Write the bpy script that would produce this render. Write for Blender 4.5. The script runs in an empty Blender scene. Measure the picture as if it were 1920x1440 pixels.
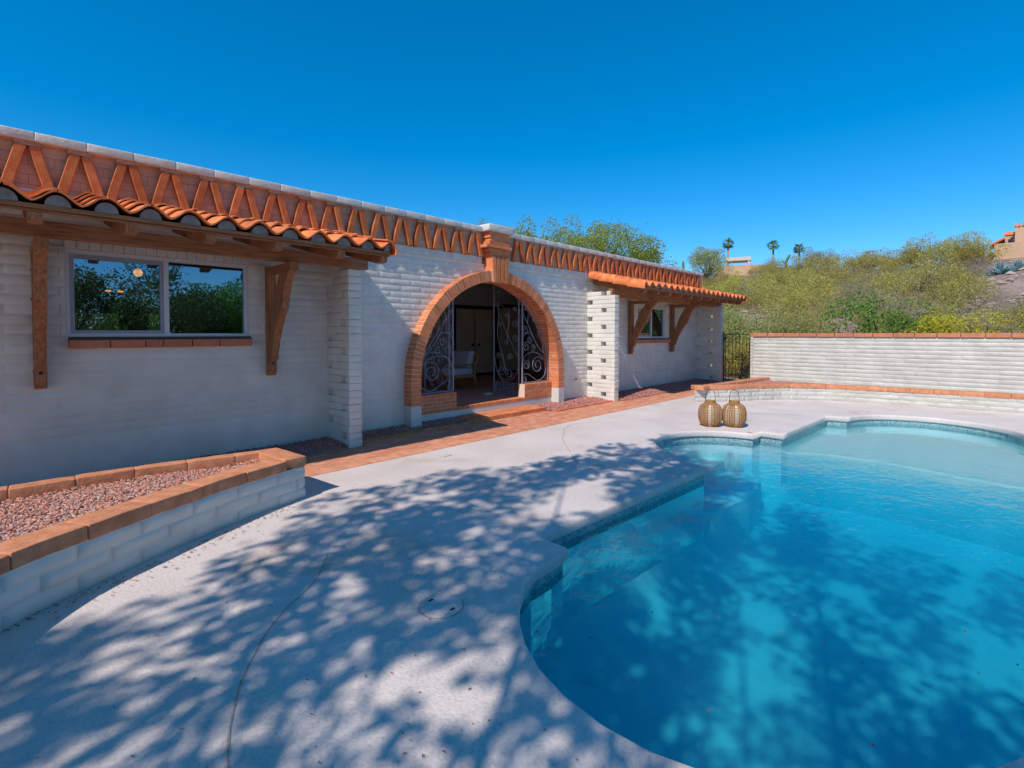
import bpy, bmesh, math, random
import numpy as np
from mathutils import Vector, Matrix, noise
from mathutils.geometry import tessellate_polygon
random.seed(7); RNG = np.random.default_rng(7)
S = bpy.context.scene
COL = S.collection
R = math.radians

# ------------------------------------------------------------------ camera
cam_d = bpy.data.cameras.new('camera'); cam = bpy.data.objects.new('camera', cam_d); COL.objects.link(cam)
yaw = math.atan2(890, 920)
cam.location = (0, 0, 1.63)
cam.rotation_euler = (R(90 - 1.5), 0, yaw - R(90))
cam_d.sensor_width = 36; cam_d.lens = 17.25; cam_d.shift_y = -71 / 1920
cam_d.clip_start = 0.05; cam_d.clip_end = 2000
S.camera = cam

# ------------------------------------------------------------------ sky, sun, exposure
SUN_DIR = Vector((-1, -0.19, 1.06)).normalized()          # towards the sun
el = math.asin(SUN_DIR.z)
W = bpy.data.worlds.new('World'); S.world = W; W.use_nodes = True
wn = W.node_tree.nodes; wl = W.node_tree.links
for n in list(wn): wn.remove(n)
sky = wn.new('ShaderNodeTexSky'); sky.sky_type = 'NISHITA'; sky.sun_disc = False
sky.sun_elevation = el
sky.sun_rotation = math.atan2(SUN_DIR.x, SUN_DIR.y)
sky.altitude = 800; sky.air_density = 0.9; sky.dust_density = 0.0; sky.ozone_density = 4.0
hs = wn.new('ShaderNodeHueSaturation'); hs.inputs['Saturation'].default_value = 1.52; hs.inputs['Hue'].default_value = 0.485
mul = wn.new('ShaderNodeMix'); mul.data_type = 'RGBA'; mul.blend_type = 'MULTIPLY'; mul.inputs[0].default_value = 1
mul.inputs[7].default_value = (0.74, 0.775, 0.91, 1)
bg = wn.new('ShaderNodeBackground'); bg.inputs[1].default_value = 0.15
wo = wn.new('ShaderNodeOutputWorld')
gm = wn.new('ShaderNodeGamma'); gm.inputs[1].default_value = 0.86; wl.new(sky.outputs[0], gm.inputs[0]); wl.new(gm.outputs[0], hs.inputs['Color']); wl.new(hs.outputs[0], mul.inputs[6]); wl.new(mul.outputs[2], bg.inputs[0]); wl.new(bg.outputs[0], wo.inputs[0])
sd = bpy.data.lights.new('sun', 'SUN'); sd.energy = 2.8; sd.angle = R(0.6); sd.color = (1.0, 0.93, 0.85)
sun = bpy.data.objects.new('sun', sd); COL.objects.link(sun)
sun.rotation_euler = SUN_DIR.to_track_quat('Z', 'Y').to_euler()
S.view_settings.view_transform = 'Standard'; S.view_settings.look = 'None'
S.view_settings.exposure = 0.68; S.view_settings.gamma = 1
S.render.engine = 'CYCLES'
S.cycles.max_bounces = 10; S.cycles.diffuse_bounces = 6; S.cycles.transparent_max_bounces = 24; S.cycles.volume_bounces = 2

# ------------------------------------------------------------------ materials
MATS = {}
def newmat(name):
    m = bpy.data.materials.new(name); m.use_nodes = True
    nt = m.node_tree; b = nt.nodes['Principled BSDF']
    MATS[name] = m
    return m, nt.nodes, nt.links, b
def setp(b, rough=0.7, spec=0.3, metal=0.0):
    b.inputs['Roughness'].default_value = rough
    b.inputs['Specular IOR Level'].default_value = spec
    b.inputs['Metallic'].default_value = metal
def surf(name, col, col2=None, nscale=4.0, rough=0.75, spec=0.25, bumps=(), island=0.0, detail=4, metal=0.0, ramp=(0.35, 0.7), stretch=None, objrand=0.0):
    """base colour varied by noise (and per brick island), with noise bumps given as (scale, strength, distance)"""
    m, N, L, b = newmat(name); setp(b, rough, spec, metal)
    tc = N.new('ShaderNodeTexCoord')
    src = tc.outputs['Object']
    if stretch:
        mp = N.new('ShaderNodeMapping'); mp.inputs['Scale'].default_value = stretch; L.new(src, mp.inputs[0]); src = mp.outputs[0]
    cur = None
    if col2:
        nz = N.new('ShaderNodeTexNoise'); nz.inputs['Scale'].default_value = nscale; nz.inputs['Detail'].default_value = detail
        L.new(src, nz.inputs['Vector'])
        r = N.new('ShaderNodeValToRGB'); r.color_ramp.elements[0].position = ramp[0]; r.color_ramp.elements[1].position = ramp[1]
        r.color_ramp.elements[0].color = (*col, 1); r.color_ramp.elements[1].color = (*col2, 1)
        L.new(nz.outputs['Fac'], r.inputs[0]); cur = r.outputs[0]
    else:
        rgb = N.new('ShaderNodeRGB'); rgb.outputs[0].default_value = (*col, 1); cur = rgb.outputs[0]
    if island or objrand:
        h = N.new('ShaderNodeHueSaturation'); mr = N.new('ShaderNodeMapRange')
        k = island or objrand
        mr.inputs[3].default_value = 1 - k; mr.inputs[4].default_value = 1 + k
        if island:
            g = N.new('ShaderNodeNewGeometry'); L.new(g.outputs['Random Per Island'], mr.inputs[0])
        else:
            g = N.new('ShaderNodeObjectInfo'); L.new(g.outputs['Random'], mr.inputs[0])
        L.new(mr.outputs[0], h.inputs['Value']); L.new(cur, h.inputs['Color']); cur = h.outputs[0]
        if objrand:
            mr2 = N.new('ShaderNodeMapRange'); mr2.inputs[3].default_value = 0.5 - 0.035; mr2.inputs[4].default_value = 0.5 + 0.03
            L.new(g.outputs['Random'], mr2.inputs[0]); L.new(mr2.outputs[0], h.inputs['Hue'])
    L.new(cur, b.inputs['Base Color'])
    prev = None
    for sc_, st, di in bumps:
        nz = N.new('ShaderNodeTexNoise'); nz.inputs['Scale'].default_value = sc_; nz.inputs['Detail'].default_value = 5
        L.new(src, nz.inputs['Vector'])
        bp = N.new('ShaderNodeBump'); bp.inputs['Strength'].default_value = st; bp.inputs['Distance'].default_value = di
        L.new(nz.outputs['Fac'], bp.inputs['Height'])
        if prev: L.new(prev, bp.inputs['Normal'])
        prev = bp.outputs[0]
    if prev: L.new(prev, b.inputs['Normal'])
    return m

M_white = surf('white painted slump block', (.62, .585, .52), (.72, .685, .62), 3, .42, .5, [(28, .35, .006), (120, .25, .002)])
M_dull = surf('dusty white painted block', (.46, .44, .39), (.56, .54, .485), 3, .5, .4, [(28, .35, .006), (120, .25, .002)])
M_parge = surf('white painted render', (.56, .54, .50), (.64, .62, .57), 2, .6, .3, [(60, .2, .003)])
M_cap = surf('white coping paint', (.55, .53, .49), (.70, .67, .62), 9, .6, .3, [(30, .5, .008), (140, .3, .002)])
M_brick = surf('terracotta brick', (.58, .18, .068), (.68, .25, .11), 14, .8, .2, [(60, .5, .004), (200, .3, .0015)], island=.16)
M_mortar = surf('pink mortar', (.66, .50, .40), (.76, .60, .49), 20, .9, .1, [(120, .4, .002)])
M_vbrick = surf('burnt orange frieze brick', (.48, .12, .04), (.62, .20, .075), 10, .8, .2, [(50, .5, .005), (160, .3, .002)], island=.15)
M_adobe = surf('adobe coping block', (.50, .195, .10), (.66, .29, .155), 12, .85, .15, [(35, .6, .008), (160, .5, .002)], island=.08)
M_tile = surf('clay roof tile', (.62, .145, .04), (.78, .26, .085), 7, .62, .3, [(50, .3, .002)], island=.22)
M_tilecem = surf('grey cement fill', (.20, .19, .18), (.32, .30, .28), 12, .9, .1, [(60, .5, .004)])
M_wood = surf('brown stained wood', (.20, .08, .035), (.38, .165, .075), 9, .6, .25, [(30, .6, .003)], stretch=(5, 5, .5), ramp=(.3, .62))
M_beam = surf('brown stained beam', (.21, .095, .045), (.38, .18, .09), 9, .65, .25, [(30, .6, .003)], stretch=(.5, 7, 7), ramp=(.3, .62))
M_iron = surf('weathered grey iron', (.22, .23, .29), (.38, .38, .45), 30, .5, .4, (), metal=.3)
M_black = surf('black painted iron', (.012, .012, .018), None, 1, .45, .4)
M_frame = surf('grey white aluminium frame', (.58, .60, .64), None, 1, .4, .4)
M_frame2 = surf('darker sash aluminium', (.30, .33, .38), None, 1, .4, .4)
M_sill = surf('dusky sill brick', (.47, .16, .09), (.55, .22, .13), 12, .8, .2, [(60, .4, .003)], island=.12)
M_silltop = surf('dark sill mortar top', (.16, .11, .10), None, 1, .9, .1)  # one even dark brown tone for the sloped top strip of the sills
M_inside = surf('interior plaster', (.62, .60, .56), (.70, .68, .63), 3, .9, .1)
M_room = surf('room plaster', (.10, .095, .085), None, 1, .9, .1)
M_door = surf('cream closet door', (.66, .55, .40), (.72, .62, .47), 2, .5, .3)
M_darkwood = surf('dark door frame', (.03, .012, .01), None, 1, .5, .3)
M_cushion = surf('pale grey cushion fabric', (.50, .53, .58), None, 1, .95, .1, [(300, .3, .001)])
M_teak = surf('golden teak wood', (.42, .19, .06), (.52, .26, .09), 8, .55, .3, stretch=(1, 1, 5))
M_rattan = surf('woven rattan', (.30, .14, .055), (.44, .24, .10), 30, .7, .2, [(180, .5, .002)])
M_cream = surf('cream liner', (.58, .46, .33), (.66, .55, .42), 20, .8, .2)
M_brass = surf('brass tap', (.45, .28, .10), None, 1, .35, .5, metal=.8)
M_roofing = surf('white roof coating', (.72, .72, .70), None, 1, .8, .2)
M_trunk = surf('grey brown bark', (.13, .10, .075), (.20, .16, .12), 12, .9, .1, [(40, .6, .01)])
M_palmtrunk = surf('palm bark', (.30, .20, .14), (.36, .25, .18), 8, .9, .1)
M_saguaro = surf('saguaro skin', (.10, .14, .06), (.15, .18, .08), 6, .7, .2)
M_agave = surf('blue agave skin', (.12, .24, .26), (.18, .30, .30), 6, .6, .3)
M_tan = surf('tan stucco', (.52, .33, .21), (.58, .38, .25), 3, .9, .1, [(20, .4, .02)])
M_pergola = surf('pale pergola paint', (.62, .50, .42), None, 1, .7, .2)
M_litter = surf('dry brown leaf', (.30, .07, .03), (.42, .14, .06), 3, .9, .1, island=.3)
M_joint = surf('rusty dusty joint', (.42, .28, .22), (.56, .43, .37), 40, .95, .1)
M_plaster_pool = surf('pale blue pool plaster', (.76, .82, .84), (.82, .87, .88), 5, .6, .2, [(3, .2, .01)])

M_soil = surf('dark red soil', (.28, .12, .09), (.38, .18, .13), 8, .95, .05)
M_shelf = surf('grey blue shelf plaster', (.44, .52, .54), (.50, .57, .59), 5, .6, .2, [(3, .2, .01)])
def leafmat(name, c1, c2, trans=.4, objrand=.18):
    m, N, L, b = newmat(name); setp(b, .65, .2)
    g = N.new('ShaderNodeNewGeometry'); r = N.new('ShaderNodeValToRGB')
    r.color_ramp.elements[0].color = (*c1, 1); r.color_ramp.elements[1].color = (*c2, 1)
    L.new(g.outputs['Random Per Island'], r.inputs[0])
    h = N.new('ShaderNodeHueSaturation'); oi = N.new('ShaderNodeObjectInfo')
    mr = N.new('ShaderNodeMapRange'); mr.inputs[3].default_value = 1 - objrand; mr.inputs[4].default_value = 1 + objrand
    L.new(oi.outputs['Random'], mr.inputs[0]); L.new(mr.outputs[0], h.inputs['Value'])
    mr2 = N.new('ShaderNodeMapRange'); mr2.inputs[3].default_value = .48; mr2.inputs[4].default_value = .52
    L.new(oi.outputs['Random'], mr2.inputs[0]); L.new(mr2.outputs[0], h.inputs['Hue'])
    L.new(r.outputs[0], h.inputs['Color']); L.new(h.outputs[0], b.inputs['Base Color'])
    t = N.new('ShaderNodeBsdfTranslucent'); L.new(h.outputs[0], t.inputs[0])
    mx = N.new('ShaderNodeMixShader'); mx.inputs[0].default_value = trans
    L.new(b.outputs[0], mx.inputs[1]); L.new(t.outputs[0], mx.inputs[2])
    L.new(mx.outputs[0], N['Material Output'].inputs[0])
    return m
L_palo = leafmat('palo verde foliage', (.36, .31, .075), (.53, .45, .125))
L_olive = leafmat('olive foliage', (.30, .265, .12), (.43, .375, .17))
L_grey = leafmat('grey brown twigs', (.28, .22, .17), (.40, .33, .26))
L_green = leafmat('fresh green foliage', (.10, .20, .035), (.26, .40, .07))
L_mesq = leafmat('mesquite foliage', (.20, .28, .04), (.44, .50, .08))
L_yel = leafmat('brittlebush foliage', (.44, .38, .03), (.62, .52, .05))
L_soft = leafmat('pale green feathery foliage', (.30, .33, .10), (.45, .46, .17))
L_dark = leafmat('dark hedge foliage', (.11, .15, .045), (.25, .29, .09))
L_palm = leafmat('palm fronds', (.12, .20, .05), (.24, .32, .08))

def deck_material():
    m, N, L, b = newmat('textured white deck coating'); setp(b, .62, .3)
    tc = N.new('ShaderNodeTexCoord')
    n1 = N.new('ShaderNodeTexNoise'); n1.inputs['Scale'].default_value = 1.3; n1.inputs['Detail'].default_value = 6
    n2 = N.new('ShaderNodeTexNoise'); n2.inputs['Scale'].default_value = 55; n2.inputs['Detail'].default_value = 3
    n3 = N.new('ShaderNodeTexVoronoi'); n3.inputs['Scale'].default_value = 42
    for n in (n1, n2, n3): L.new(tc.outputs['Object'], n.inputs['Vector'])
    r = N.new('ShaderNodeValToRGB'); e = r.color_ramp.elements
    e[0].position = .3; e[0].color = (.62, .53, .485, 1); e[1].position = .7; e[1].color = (.72, .63, .585, 1)
    L.new(n1.outputs[0], r.inputs[0])
    r2 = N.new('ShaderNodeValToRGB'); r2.color_ramp.elements[0].position = .32; r2.color_ramp.elements[0].color = (.80, .74, .72, 1); r2.color_ramp.elements[1].position = .5
    L.new(n2.outputs[0], r2.inputs[0])
    mx = N.new('ShaderNodeMix'); mx.data_type = 'RGBA'; mx.blend_type = 'MULTIPLY'; mx.inputs[0].default_value = .7
    n4 = N.new('ShaderNodeTexNoise'); n4.inputs['Scale'].default_value = .9; n4.inputs['Detail'].default_value = 8; n4.inputs['Distortion'].default_value = 1.2; L.new(tc.outputs['Object'], n4.inputs['Vector'])
    r4 = N.new('ShaderNodeValToRGB'); r4.color_ramp.elements[0].position = .58; r4.color_ramp.elements[0].color = (1, 1, 1, 1); r4.color_ramp.elements[1].position = .74; r4.color_ramp.elements[1].color = (.80, .70, .60, 1)
    L.new(n4.outputs[0], r4.inputs[0])
    mx4 = N.new('ShaderNodeMix'); mx4.data_type = 'RGBA'; mx4.blend_type = 'MULTIPLY'; mx4.inputs[0].default_value = .8
    L.new(r.outputs[0], mx.inputs[6]); L.new(r2.outputs[0], mx.inputs[7]); L.new(mx.outputs[2], mx4.inputs[6]); L.new(r4.outputs[0], mx4.inputs[7]); L.new(mx4.outputs[2], b.inputs['Base Color'])
    b1 = N.new('ShaderNodeBump'); b1.inputs['Strength'].default_value = .55; b1.inputs['Distance'].default_value = .006; L.new(n2.outputs[0], b1.inputs['Height'])
    b2 = N.new('ShaderNodeBump'); b2.inputs['Strength'].default_value = .25; b2.inputs['Distance'].default_value = .004; L.new(n3.outputs[0], b2.inputs['Height']); L.new(b1.outputs[0], b2.inputs['Normal'])
    L.new(b2.outputs[0], b.inputs['Normal'])
    return m
M_deck = deck_material()

def brick_mat(name, bw, bh, c1, c2, mort, axis='XY', off=.5, msize=.012, rot=0):
    """brick pattern laid in the object's own coordinates on a real surface"""
    m, N, L, b = newmat(name); setp(b, .8, .2)
    tc = N.new('ShaderNodeTexCoord'); mp = N.new('ShaderNodeMapping'); L.new(tc.outputs['Object'], mp.inputs[0])
    if axis == 'XZ': mp.inputs['Rotation'].default_value = (R(-90), 0, 0)
    if axis == 'YZ': mp.inputs['Rotation'].default_value = (R(-90), 0, R(-90)); 
    if rot: mp.inputs['Rotation'].default_value = (0, 0, rot)
    bt = N.new('ShaderNodeTexBrick'); bt.offset = off
    bt.inputs['Scale'].default_value = 1; bt.inputs['Brick Width'].default_value = bw; bt.inputs['Row Height'].default_value = bh
    bt.inputs['Mortar Size'].default_value = msize / 2; bt.inputs['Mortar Smooth'].default_value = .2
    bt.inputs['Color1'].default_value = (*c1, 1); bt.inputs['Color2'].default_value = (*c2, 1); bt.inputs['Mortar'].default_value = (*mort, 1)
    L.new(mp.outputs[0], bt.inputs['Vector'])
    nz = N.new('ShaderNodeTexNoise'); nz.inputs['Scale'].default_value = 6; nz.inputs['Detail'].default_value = 6; L.new(tc.outputs['Object'], nz.inputs['Vector'])
    h = N.new('ShaderNodeHueSaturation'); mr = N.new('ShaderNodeMapRange'); mr.inputs[1].default_value = .3; mr.inputs[2].default_value = .7; mr.inputs[3].default_value = .82; mr.inputs[4].default_value = 1.15
    L.new(nz.outputs[0], mr.inputs[0]); L.new(mr.outputs[0], h.inputs['Value']); L.new(bt.outputs['Color'], h.inputs['Color']); L.new(h.outputs[0], b.inputs['Base Color'])
    inv = N.new('ShaderNodeMath'); inv.operation = 'SUBTRACT'; inv.inputs[0].default_value = 1; L.new(bt.outputs['Fac'], inv.inputs[1])
    b1 = N.new('ShaderNodeBump'); b1.inputs['Strength'].default_value = .7; b1.inputs['Distance'].default_value = .006; L.new(inv.outputs[0], b1.inputs['Height'])
    n2 = N.new('ShaderNodeTexNoise'); n2.inputs['Scale'].default_value = 90; L.new(tc.outputs['Object'], n2.inputs['Vector'])
    b2 = N.new('ShaderNodeBump'); b2.inputs['Strength'].default_value = .4; b2.inputs['Distance'].default_value = .003; L.new(n2.outputs[0], b2.inputs['Height']); L.new(b1.outputs[0], b2.inputs['Normal'])
    L.new(b2.outputs[0], b.inputs['Normal'])
    return m
M_pave = brick_mat('brick paving', .20, .10, (.60, .22, .12), (.72, .31, .18), (.42, .24, .17))
M_paveh = brick_mat('brick border paving', .10, .21, (.60, .22, .11), (.74, .32, .18), (.58, .37, .27), off=0)
M_wallbrick = brick_mat('low wall brick', .20, .068, (.48, .15, .07), (.56, .20, .10), (.50, .30, .23), 'XZ')
M_floorb = brick_mat('porch floor brick', .20, .10, (.58, .22, .15), (.68, .29, .19), (.50, .28, .21))
M_friezebg = brick_mat('tan pink painted frieze block', .20, .102, (.58, .33, .235), (.63, .37, .26), (.45, .25, .18), 'XZ', msize=.008)
M_mosaic = brick_mat('blue glass mosaic band', .026, .026, (.02, .10, .16), (.10, .24, .30), (.32, .40, .42), 'XZ', off=0, msize=.004)

def gravel_mat(name, c):
    m, N, L, b = newmat(name); setp(b, .85, .2)
    g = N.new('ShaderNodeNewGeometry'); r = N.new('ShaderNodeValToRGB'); r.color_ramp.interpolation = 'LINEAR'
    els = r.color_ramp.elements
    els[0].color = (*c[0], 1); els[1].color = (*c[-1], 1)
    for i, cc in enumerate(c[1:-1]):
        e = els.new((i + 1) / (len(c) - 1)); e.color = (*cc, 1)
    L.new(g.outputs['Random Per Island'], r.inputs[0]); L.new(r.outputs[0], b.inputs['Base Color'])
    return m
M_gravel = gravel_mat('pink crushed gravel', [(.26, .10, .075), (.58, .24, .165), (.42, .19, .15), (.68, .36, .26), (.46, .30, .28), (.64, .27, .17)])
M_gravelr = gravel_mat('red crushed gravel', [(.28, .11, .09), (.50, .20, .15), (.40, .17, .15), (.60, .28, .21), (.44, .24, .22)])
M_rock = gravel_mat('hillside rock', [(.30, .22, .18), (.42, .32, .27), (.36, .27, .22), (.5, .41, .36)])

def ground_mat():
    m, N, L, b = newmat('desert hillside soil'); setp(b, .95, .05)
    tc = N.new('ShaderNodeTexCoord')
    n1 = N.new('ShaderNodeTexNoise'); n1.inputs['Scale'].default_value = .18; n1.inputs['Detail'].default_value = 9; n1.inputs['Roughness'].default_value = .65
    n2 = N.new('ShaderNodeTexNoise'); n2.inputs['Scale'].default_value = 2.2; n2.inputs['Detail'].default_value = 8; n2.inputs['Roughness'].default_value = .75
    L.new(tc.outputs['Object'], n1.inputs['Vector']); L.new(tc.outputs['Object'], n2.inputs['Vector'])
    r = N.new('ShaderNodeValToRGB'); e = r.color_ramp.elements
    e[0].position = .3; e[0].color = (.38, .27, .21, 1); e[1].position = .7; e[1].color = (.54, .41, .34, 1)
    x = e.new(.5); x.color = (.44, .32, .255, 1)
    L.new(n1.outputs[0], r.inputs[0])
    mr = N.new('ShaderNodeMapRange'); mr.inputs[1].default_value = .3; mr.inputs[2].default_value = .7; mr.inputs[3].default_value = .55; mr.inputs[4].default_value = 1.3; L.new(n2.outputs[0], mr.inputs[0])
    h = N.new('ShaderNodeHueSaturation'); L.new(r.outputs[0], h.inputs['Color']); L.new(mr.outputs[0], h.inputs['Value']); L.new(h.outputs[0], b.inputs['Base Color'])
    bp = N.new('ShaderNodeBump'); bp.inputs['Distance'].default_value = .5; bp.inputs['Strength'].default_value = .8; L.new(n2.outputs[0], bp.inputs['Height']); L.new(bp.outputs[0], b.inputs['Normal'])
    return m
M_ground = ground_mat()

def water_mat():
    m, N, L, b = newmat('clear pool water'); N.remove(b)
    out = N['Material Output']
    tc = N.new('ShaderNodeTexCoord'); mp = N.new('ShaderNodeMapping'); mp.inputs['Scale'].default_value = (1.0, 1.6, 1); L.new(tc.outputs['Object'], mp.inputs[0])
    n1 = N.new('ShaderNodeTexNoise'); n1.inputs['Scale'].default_value = 7; n1.inputs['Detail'].default_value = 3; n1.inputs['Distortion'].default_value = .6
    n2 = N.new('ShaderNodeTexNoise'); n2.inputs['Scale'].default_value = 1.6; n2.inputs['Detail'].default_value = 2
    L.new(mp.outputs[0], n1.inputs['Vector']); L.new(mp.outputs[0], n2.inputs['Vector'])
    b1 = N.new('ShaderNodeBump'); b1.inputs['Strength'].default_value = .32; b1.inputs['Distance'].default_value = .02; L.new(n1.outputs[0], b1.inputs['Height'])
    b2 = N.new('ShaderNodeBump'); b2.inputs['Strength'].default_value = .2; b2.inputs['Distance'].default_value = .06; L.new(n2.outputs[0], b2.inputs['Height']); L.new(b1.outputs[0], b2.inputs['Normal'])
    fr = N.new('ShaderNodeFresnel'); fr.inputs['IOR'].default_value = 1.33; L.new(b2.outputs[0], fr.inputs['Normal'])
    gl = N.new('ShaderNodeBsdfGlossy'); gl.inputs['Roughness'].default_value = .02; L.new(b2.outputs[0], gl.inputs['Normal'])
    tr = N.new('ShaderNodeBsdfTransparent'); tr.inputs[0].default_value = (.93, .98, 1, 1)
    mx = N.new('ShaderNodeMixShader'); L.new(fr.outputs[0], mx.inputs[0]); L.new(tr.outputs[0], mx.inputs[1]); L.new(gl.outputs[0], mx.inputs[2])
    L.new(mx.outputs[0], out.inputs[0])
    vs = N.new('ShaderNodeVolumeScatter'); vs.inputs[0].default_value = (.25, .85, 1, 1); vs.inputs['Density'].default_value = .26; vs.inputs['Anisotropy'].default_value = .3; ads = N.new('ShaderNodeAddShader')
    va = N.new('ShaderNodeVolumeAbsorption'); va.inputs[0].default_value = (.0, .88, .96, 1); va.inputs['Density'].default_value = 1.0
    L.new(va.outputs[0], ads.inputs[0]); L.new(vs.outputs[0], ads.inputs[1]); L.new(ads.outputs[0], out.inputs['Volume'])
    return m
M_water = water_mat()
def glass_mat():
    m, N, L, b = newmat('reflective window glass'); N.remove(b)
    fr = N.new('ShaderNodeFresnel'); fr.inputs['IOR'].default_value = 1.5
    ad = N.new('ShaderNodeMath'); ad.operation = 'ADD'; ad.inputs[1].default_value = .31; L.new(fr.outputs[0], ad.inputs[0])
    gl = N.new('ShaderNodeBsdfGlossy'); gl.inputs['Roughness'].default_value = .0; gl.inputs[0].default_value = (.42, .62, .78, 1)
    tr = N.new('ShaderNodeBsdfTransparent'); tr.inputs[0].default_value = (.62, .68, .66, 1)
    mx = N.new('ShaderNodeMixShader'); L.new(ad.outputs[0], mx.inputs[0]); L.new(tr.outputs[0], mx.inputs[1]); L.new(gl.outputs[0], mx.inputs[2])
    L.new(mx.outputs[0], N['Material Output'].inputs[0]); return m
M_glass = glass_mat()
def emis(name, c, s):
    m, N, L, b = newmat(name); b.inputs['Emission Color'].default_value = (*c, 1); b.inputs['Emission Strength'].default_value = s; return m
M_lamp = emis('lit lamp glass', (1, .34, .03), 2.4)

# ------------------------------------------------------------------ helpers
def obj(name, bm, m, parent=None, smooth=False):
    me = bpy.data.meshes.new(name)
    if isinstance(bm, bmesh.types.BMesh):
        bm.to_mesh(me); bm.free()
    else:
        vs, fs = bm; me.from_pydata(vs, [], fs)
    for mm in (m if isinstance(m, (list, tuple)) else [m]): me.materials.append(mm)
    if smooth: me.polygons.foreach_set('use_smooth', [True] * len(me.polygons))
    me.update()
    o = bpy.data.objects.new(name, me); COL.objects.link(o)
    if parent: o.parent = parent; o.matrix_parent_inverse = Matrix.Identity(4)
    if parent: o.location = -Vector(parent.location) if parent.rotation_euler.z == 0 else (0, 0, 0)
    return o
def tag(o, label, cat, group=None, kind=None):
    if label: o['label'] = label
    if cat: o['category'] = cat
    if group: o['group'] = group
    if kind: o['kind'] = kind
    return o
def struct(o): o['kind'] = 'structure'; return o
def thing(name, label, cat, loc=(0, 0, 0), group=None):
    o = bpy.data.objects.new(name, None); COL.objects.link(o); o.location = loc; o.empty_display_size = .2
    return tag(o, label, cat, group)
def box(bm, x0, x1, y0, y1, z0, z1, mi=0, rot=None):
    """axis box; rot = (angle, axis, centre)"""
    vs = [Vector((x, y, z)) for x in (x0, x1) for y in (y0, y1) for z in (z0, z1)]
    if rot:
        Mx = Matrix.Rotation(rot[0], 4, rot[1]); c = Vector(rot[2]); vs = [Mx @ (v - c) + c for v in vs]
    V = [bm.verts.new(v) for v in vs]
    for f in ((0, 1, 3, 2), (4, 6, 7, 5), (0, 4, 5, 1), (2, 3, 7, 6), (0, 2, 6, 4), (1, 5, 7, 3)):
        fc = bm.faces.new([V[i] for i in f]); fc.material_index = mi
    return V
def rbox(bm, x0, x1, y0, y1, z0, z1, r=.012, jit=0.003, seg=2):
    """softened, slightly uneven block"""
    b2 = bmesh.new(); box(b2, x0, x1, y0, y1, z0, z1)
    bmesh.ops.bevel(b2, geom=b2.edges[:], offset=r, segments=seg, affect='EDGES', profile=.6)
    ox, oy, oz = random.random() * 50, random.random() * 50, random.random() * 50
    mp = {}
    for v in b2.verts:
        n = noise.noise_vector(Vector((v.co.x * 9 + ox, v.co.y * 9 + oy, v.co.z * 9 + oz)))
        mp[v] = bm.verts.new(v.co + n * jit)
    for f in b2.faces: bm.faces.new([mp[v] for v in f.verts])
    b2.free()
def tube(bm, pts, rad, seg=6, closed=False, caps=True):
    pts = [Vector(p) for p in pts]; n = len(pts); rings = []
    rads = rad if isinstance(rad, (list, tuple)) else [rad] * n
    up = None
    for i, p in enumerate(pts):
        a = pts[i - 1] if (i or closed) else p; c = pts[(i + 1) % n] if (i < n - 1 or closed) else p
        t = (c - a)
        if t.length < 1e-9: t = Vector((0, 0, 1))
        t.normalize()
        if up is None: up = t.orthogonal().normalized()
        up = (up - t * up.dot(t));
        if up.length < 1e-6: up = t.orthogonal()
        up.normalize(); s = t.cross(up)
        rings.append([bm.verts.new(p + (up * math.cos(q) + s * math.sin(q)) * rads[i]) for q in [2 * math.pi * k / seg for k in range(seg)]])
    for i in range(n - 1 if not closed else n):
        A, B = rings[i], rings[(i + 1) % n]
        for k in range(seg): bm.faces.new((A[k], A[(k + 1) % seg], B[(k + 1) % seg], B[k]))
    if caps and not closed:
        bm.faces.new(rings[0][::-1]); bm.faces.new(rings[-1])
def lathe(bm, prof, c, seg=24, capb=True, capt=True):
    rings = []
    for r, z in prof:
        rings.append([bm.verts.new((c[0] + r * math.cos(2 * math.pi * k / seg), c[1] + r * math.sin(2 * math.pi * k / seg), c[2] + z)) for k in range(seg)])
    for A, B in zip(rings, rings[1:]):
        for k in range(seg): bm.faces.new((A[k], A[(k + 1) % seg], B[(k + 1) % seg], B[k]))
    if capb: bm.faces.new(rings[0][::-1])
    if capt: bm.faces.new(rings[-1])
def prism(bm, pts2, a0, a1, axis='X'):
    """extrude a 2D outline (y,z) along X or (x,z) along Y or (x,y) along Z"""
    def P(u, v, a): return {'X': (a, u, v), 'Y': (u, a, v), 'Z': (u, v, a)}[axis]
    A = [bm.verts.new(P(u, v, a0)) for u, v in pts2]; B = [bm.verts.new(P(u, v, a1)) for u, v in pts2]
    n = len(pts2)
    for i in range(n): bm.faces.new((A[i], A[(i + 1) % n], B[(i + 1) % n], B[i]))
    for ring in (A, B):
        tri = tessellate_polygon([[Vector((u, v, 0)) for u, v in pts2]])
        for t in tri:
            try: bm.faces.new([ring[i] for i in t])
            except ValueError: pass
def fixn(bm): bmesh.ops.recalc_face_normals(bm, faces=bm.faces[:]); return bm
def hsh(a, b, s=0): return random.Random(a * 7919 + b * 104729 + s * 31).random()

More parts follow.
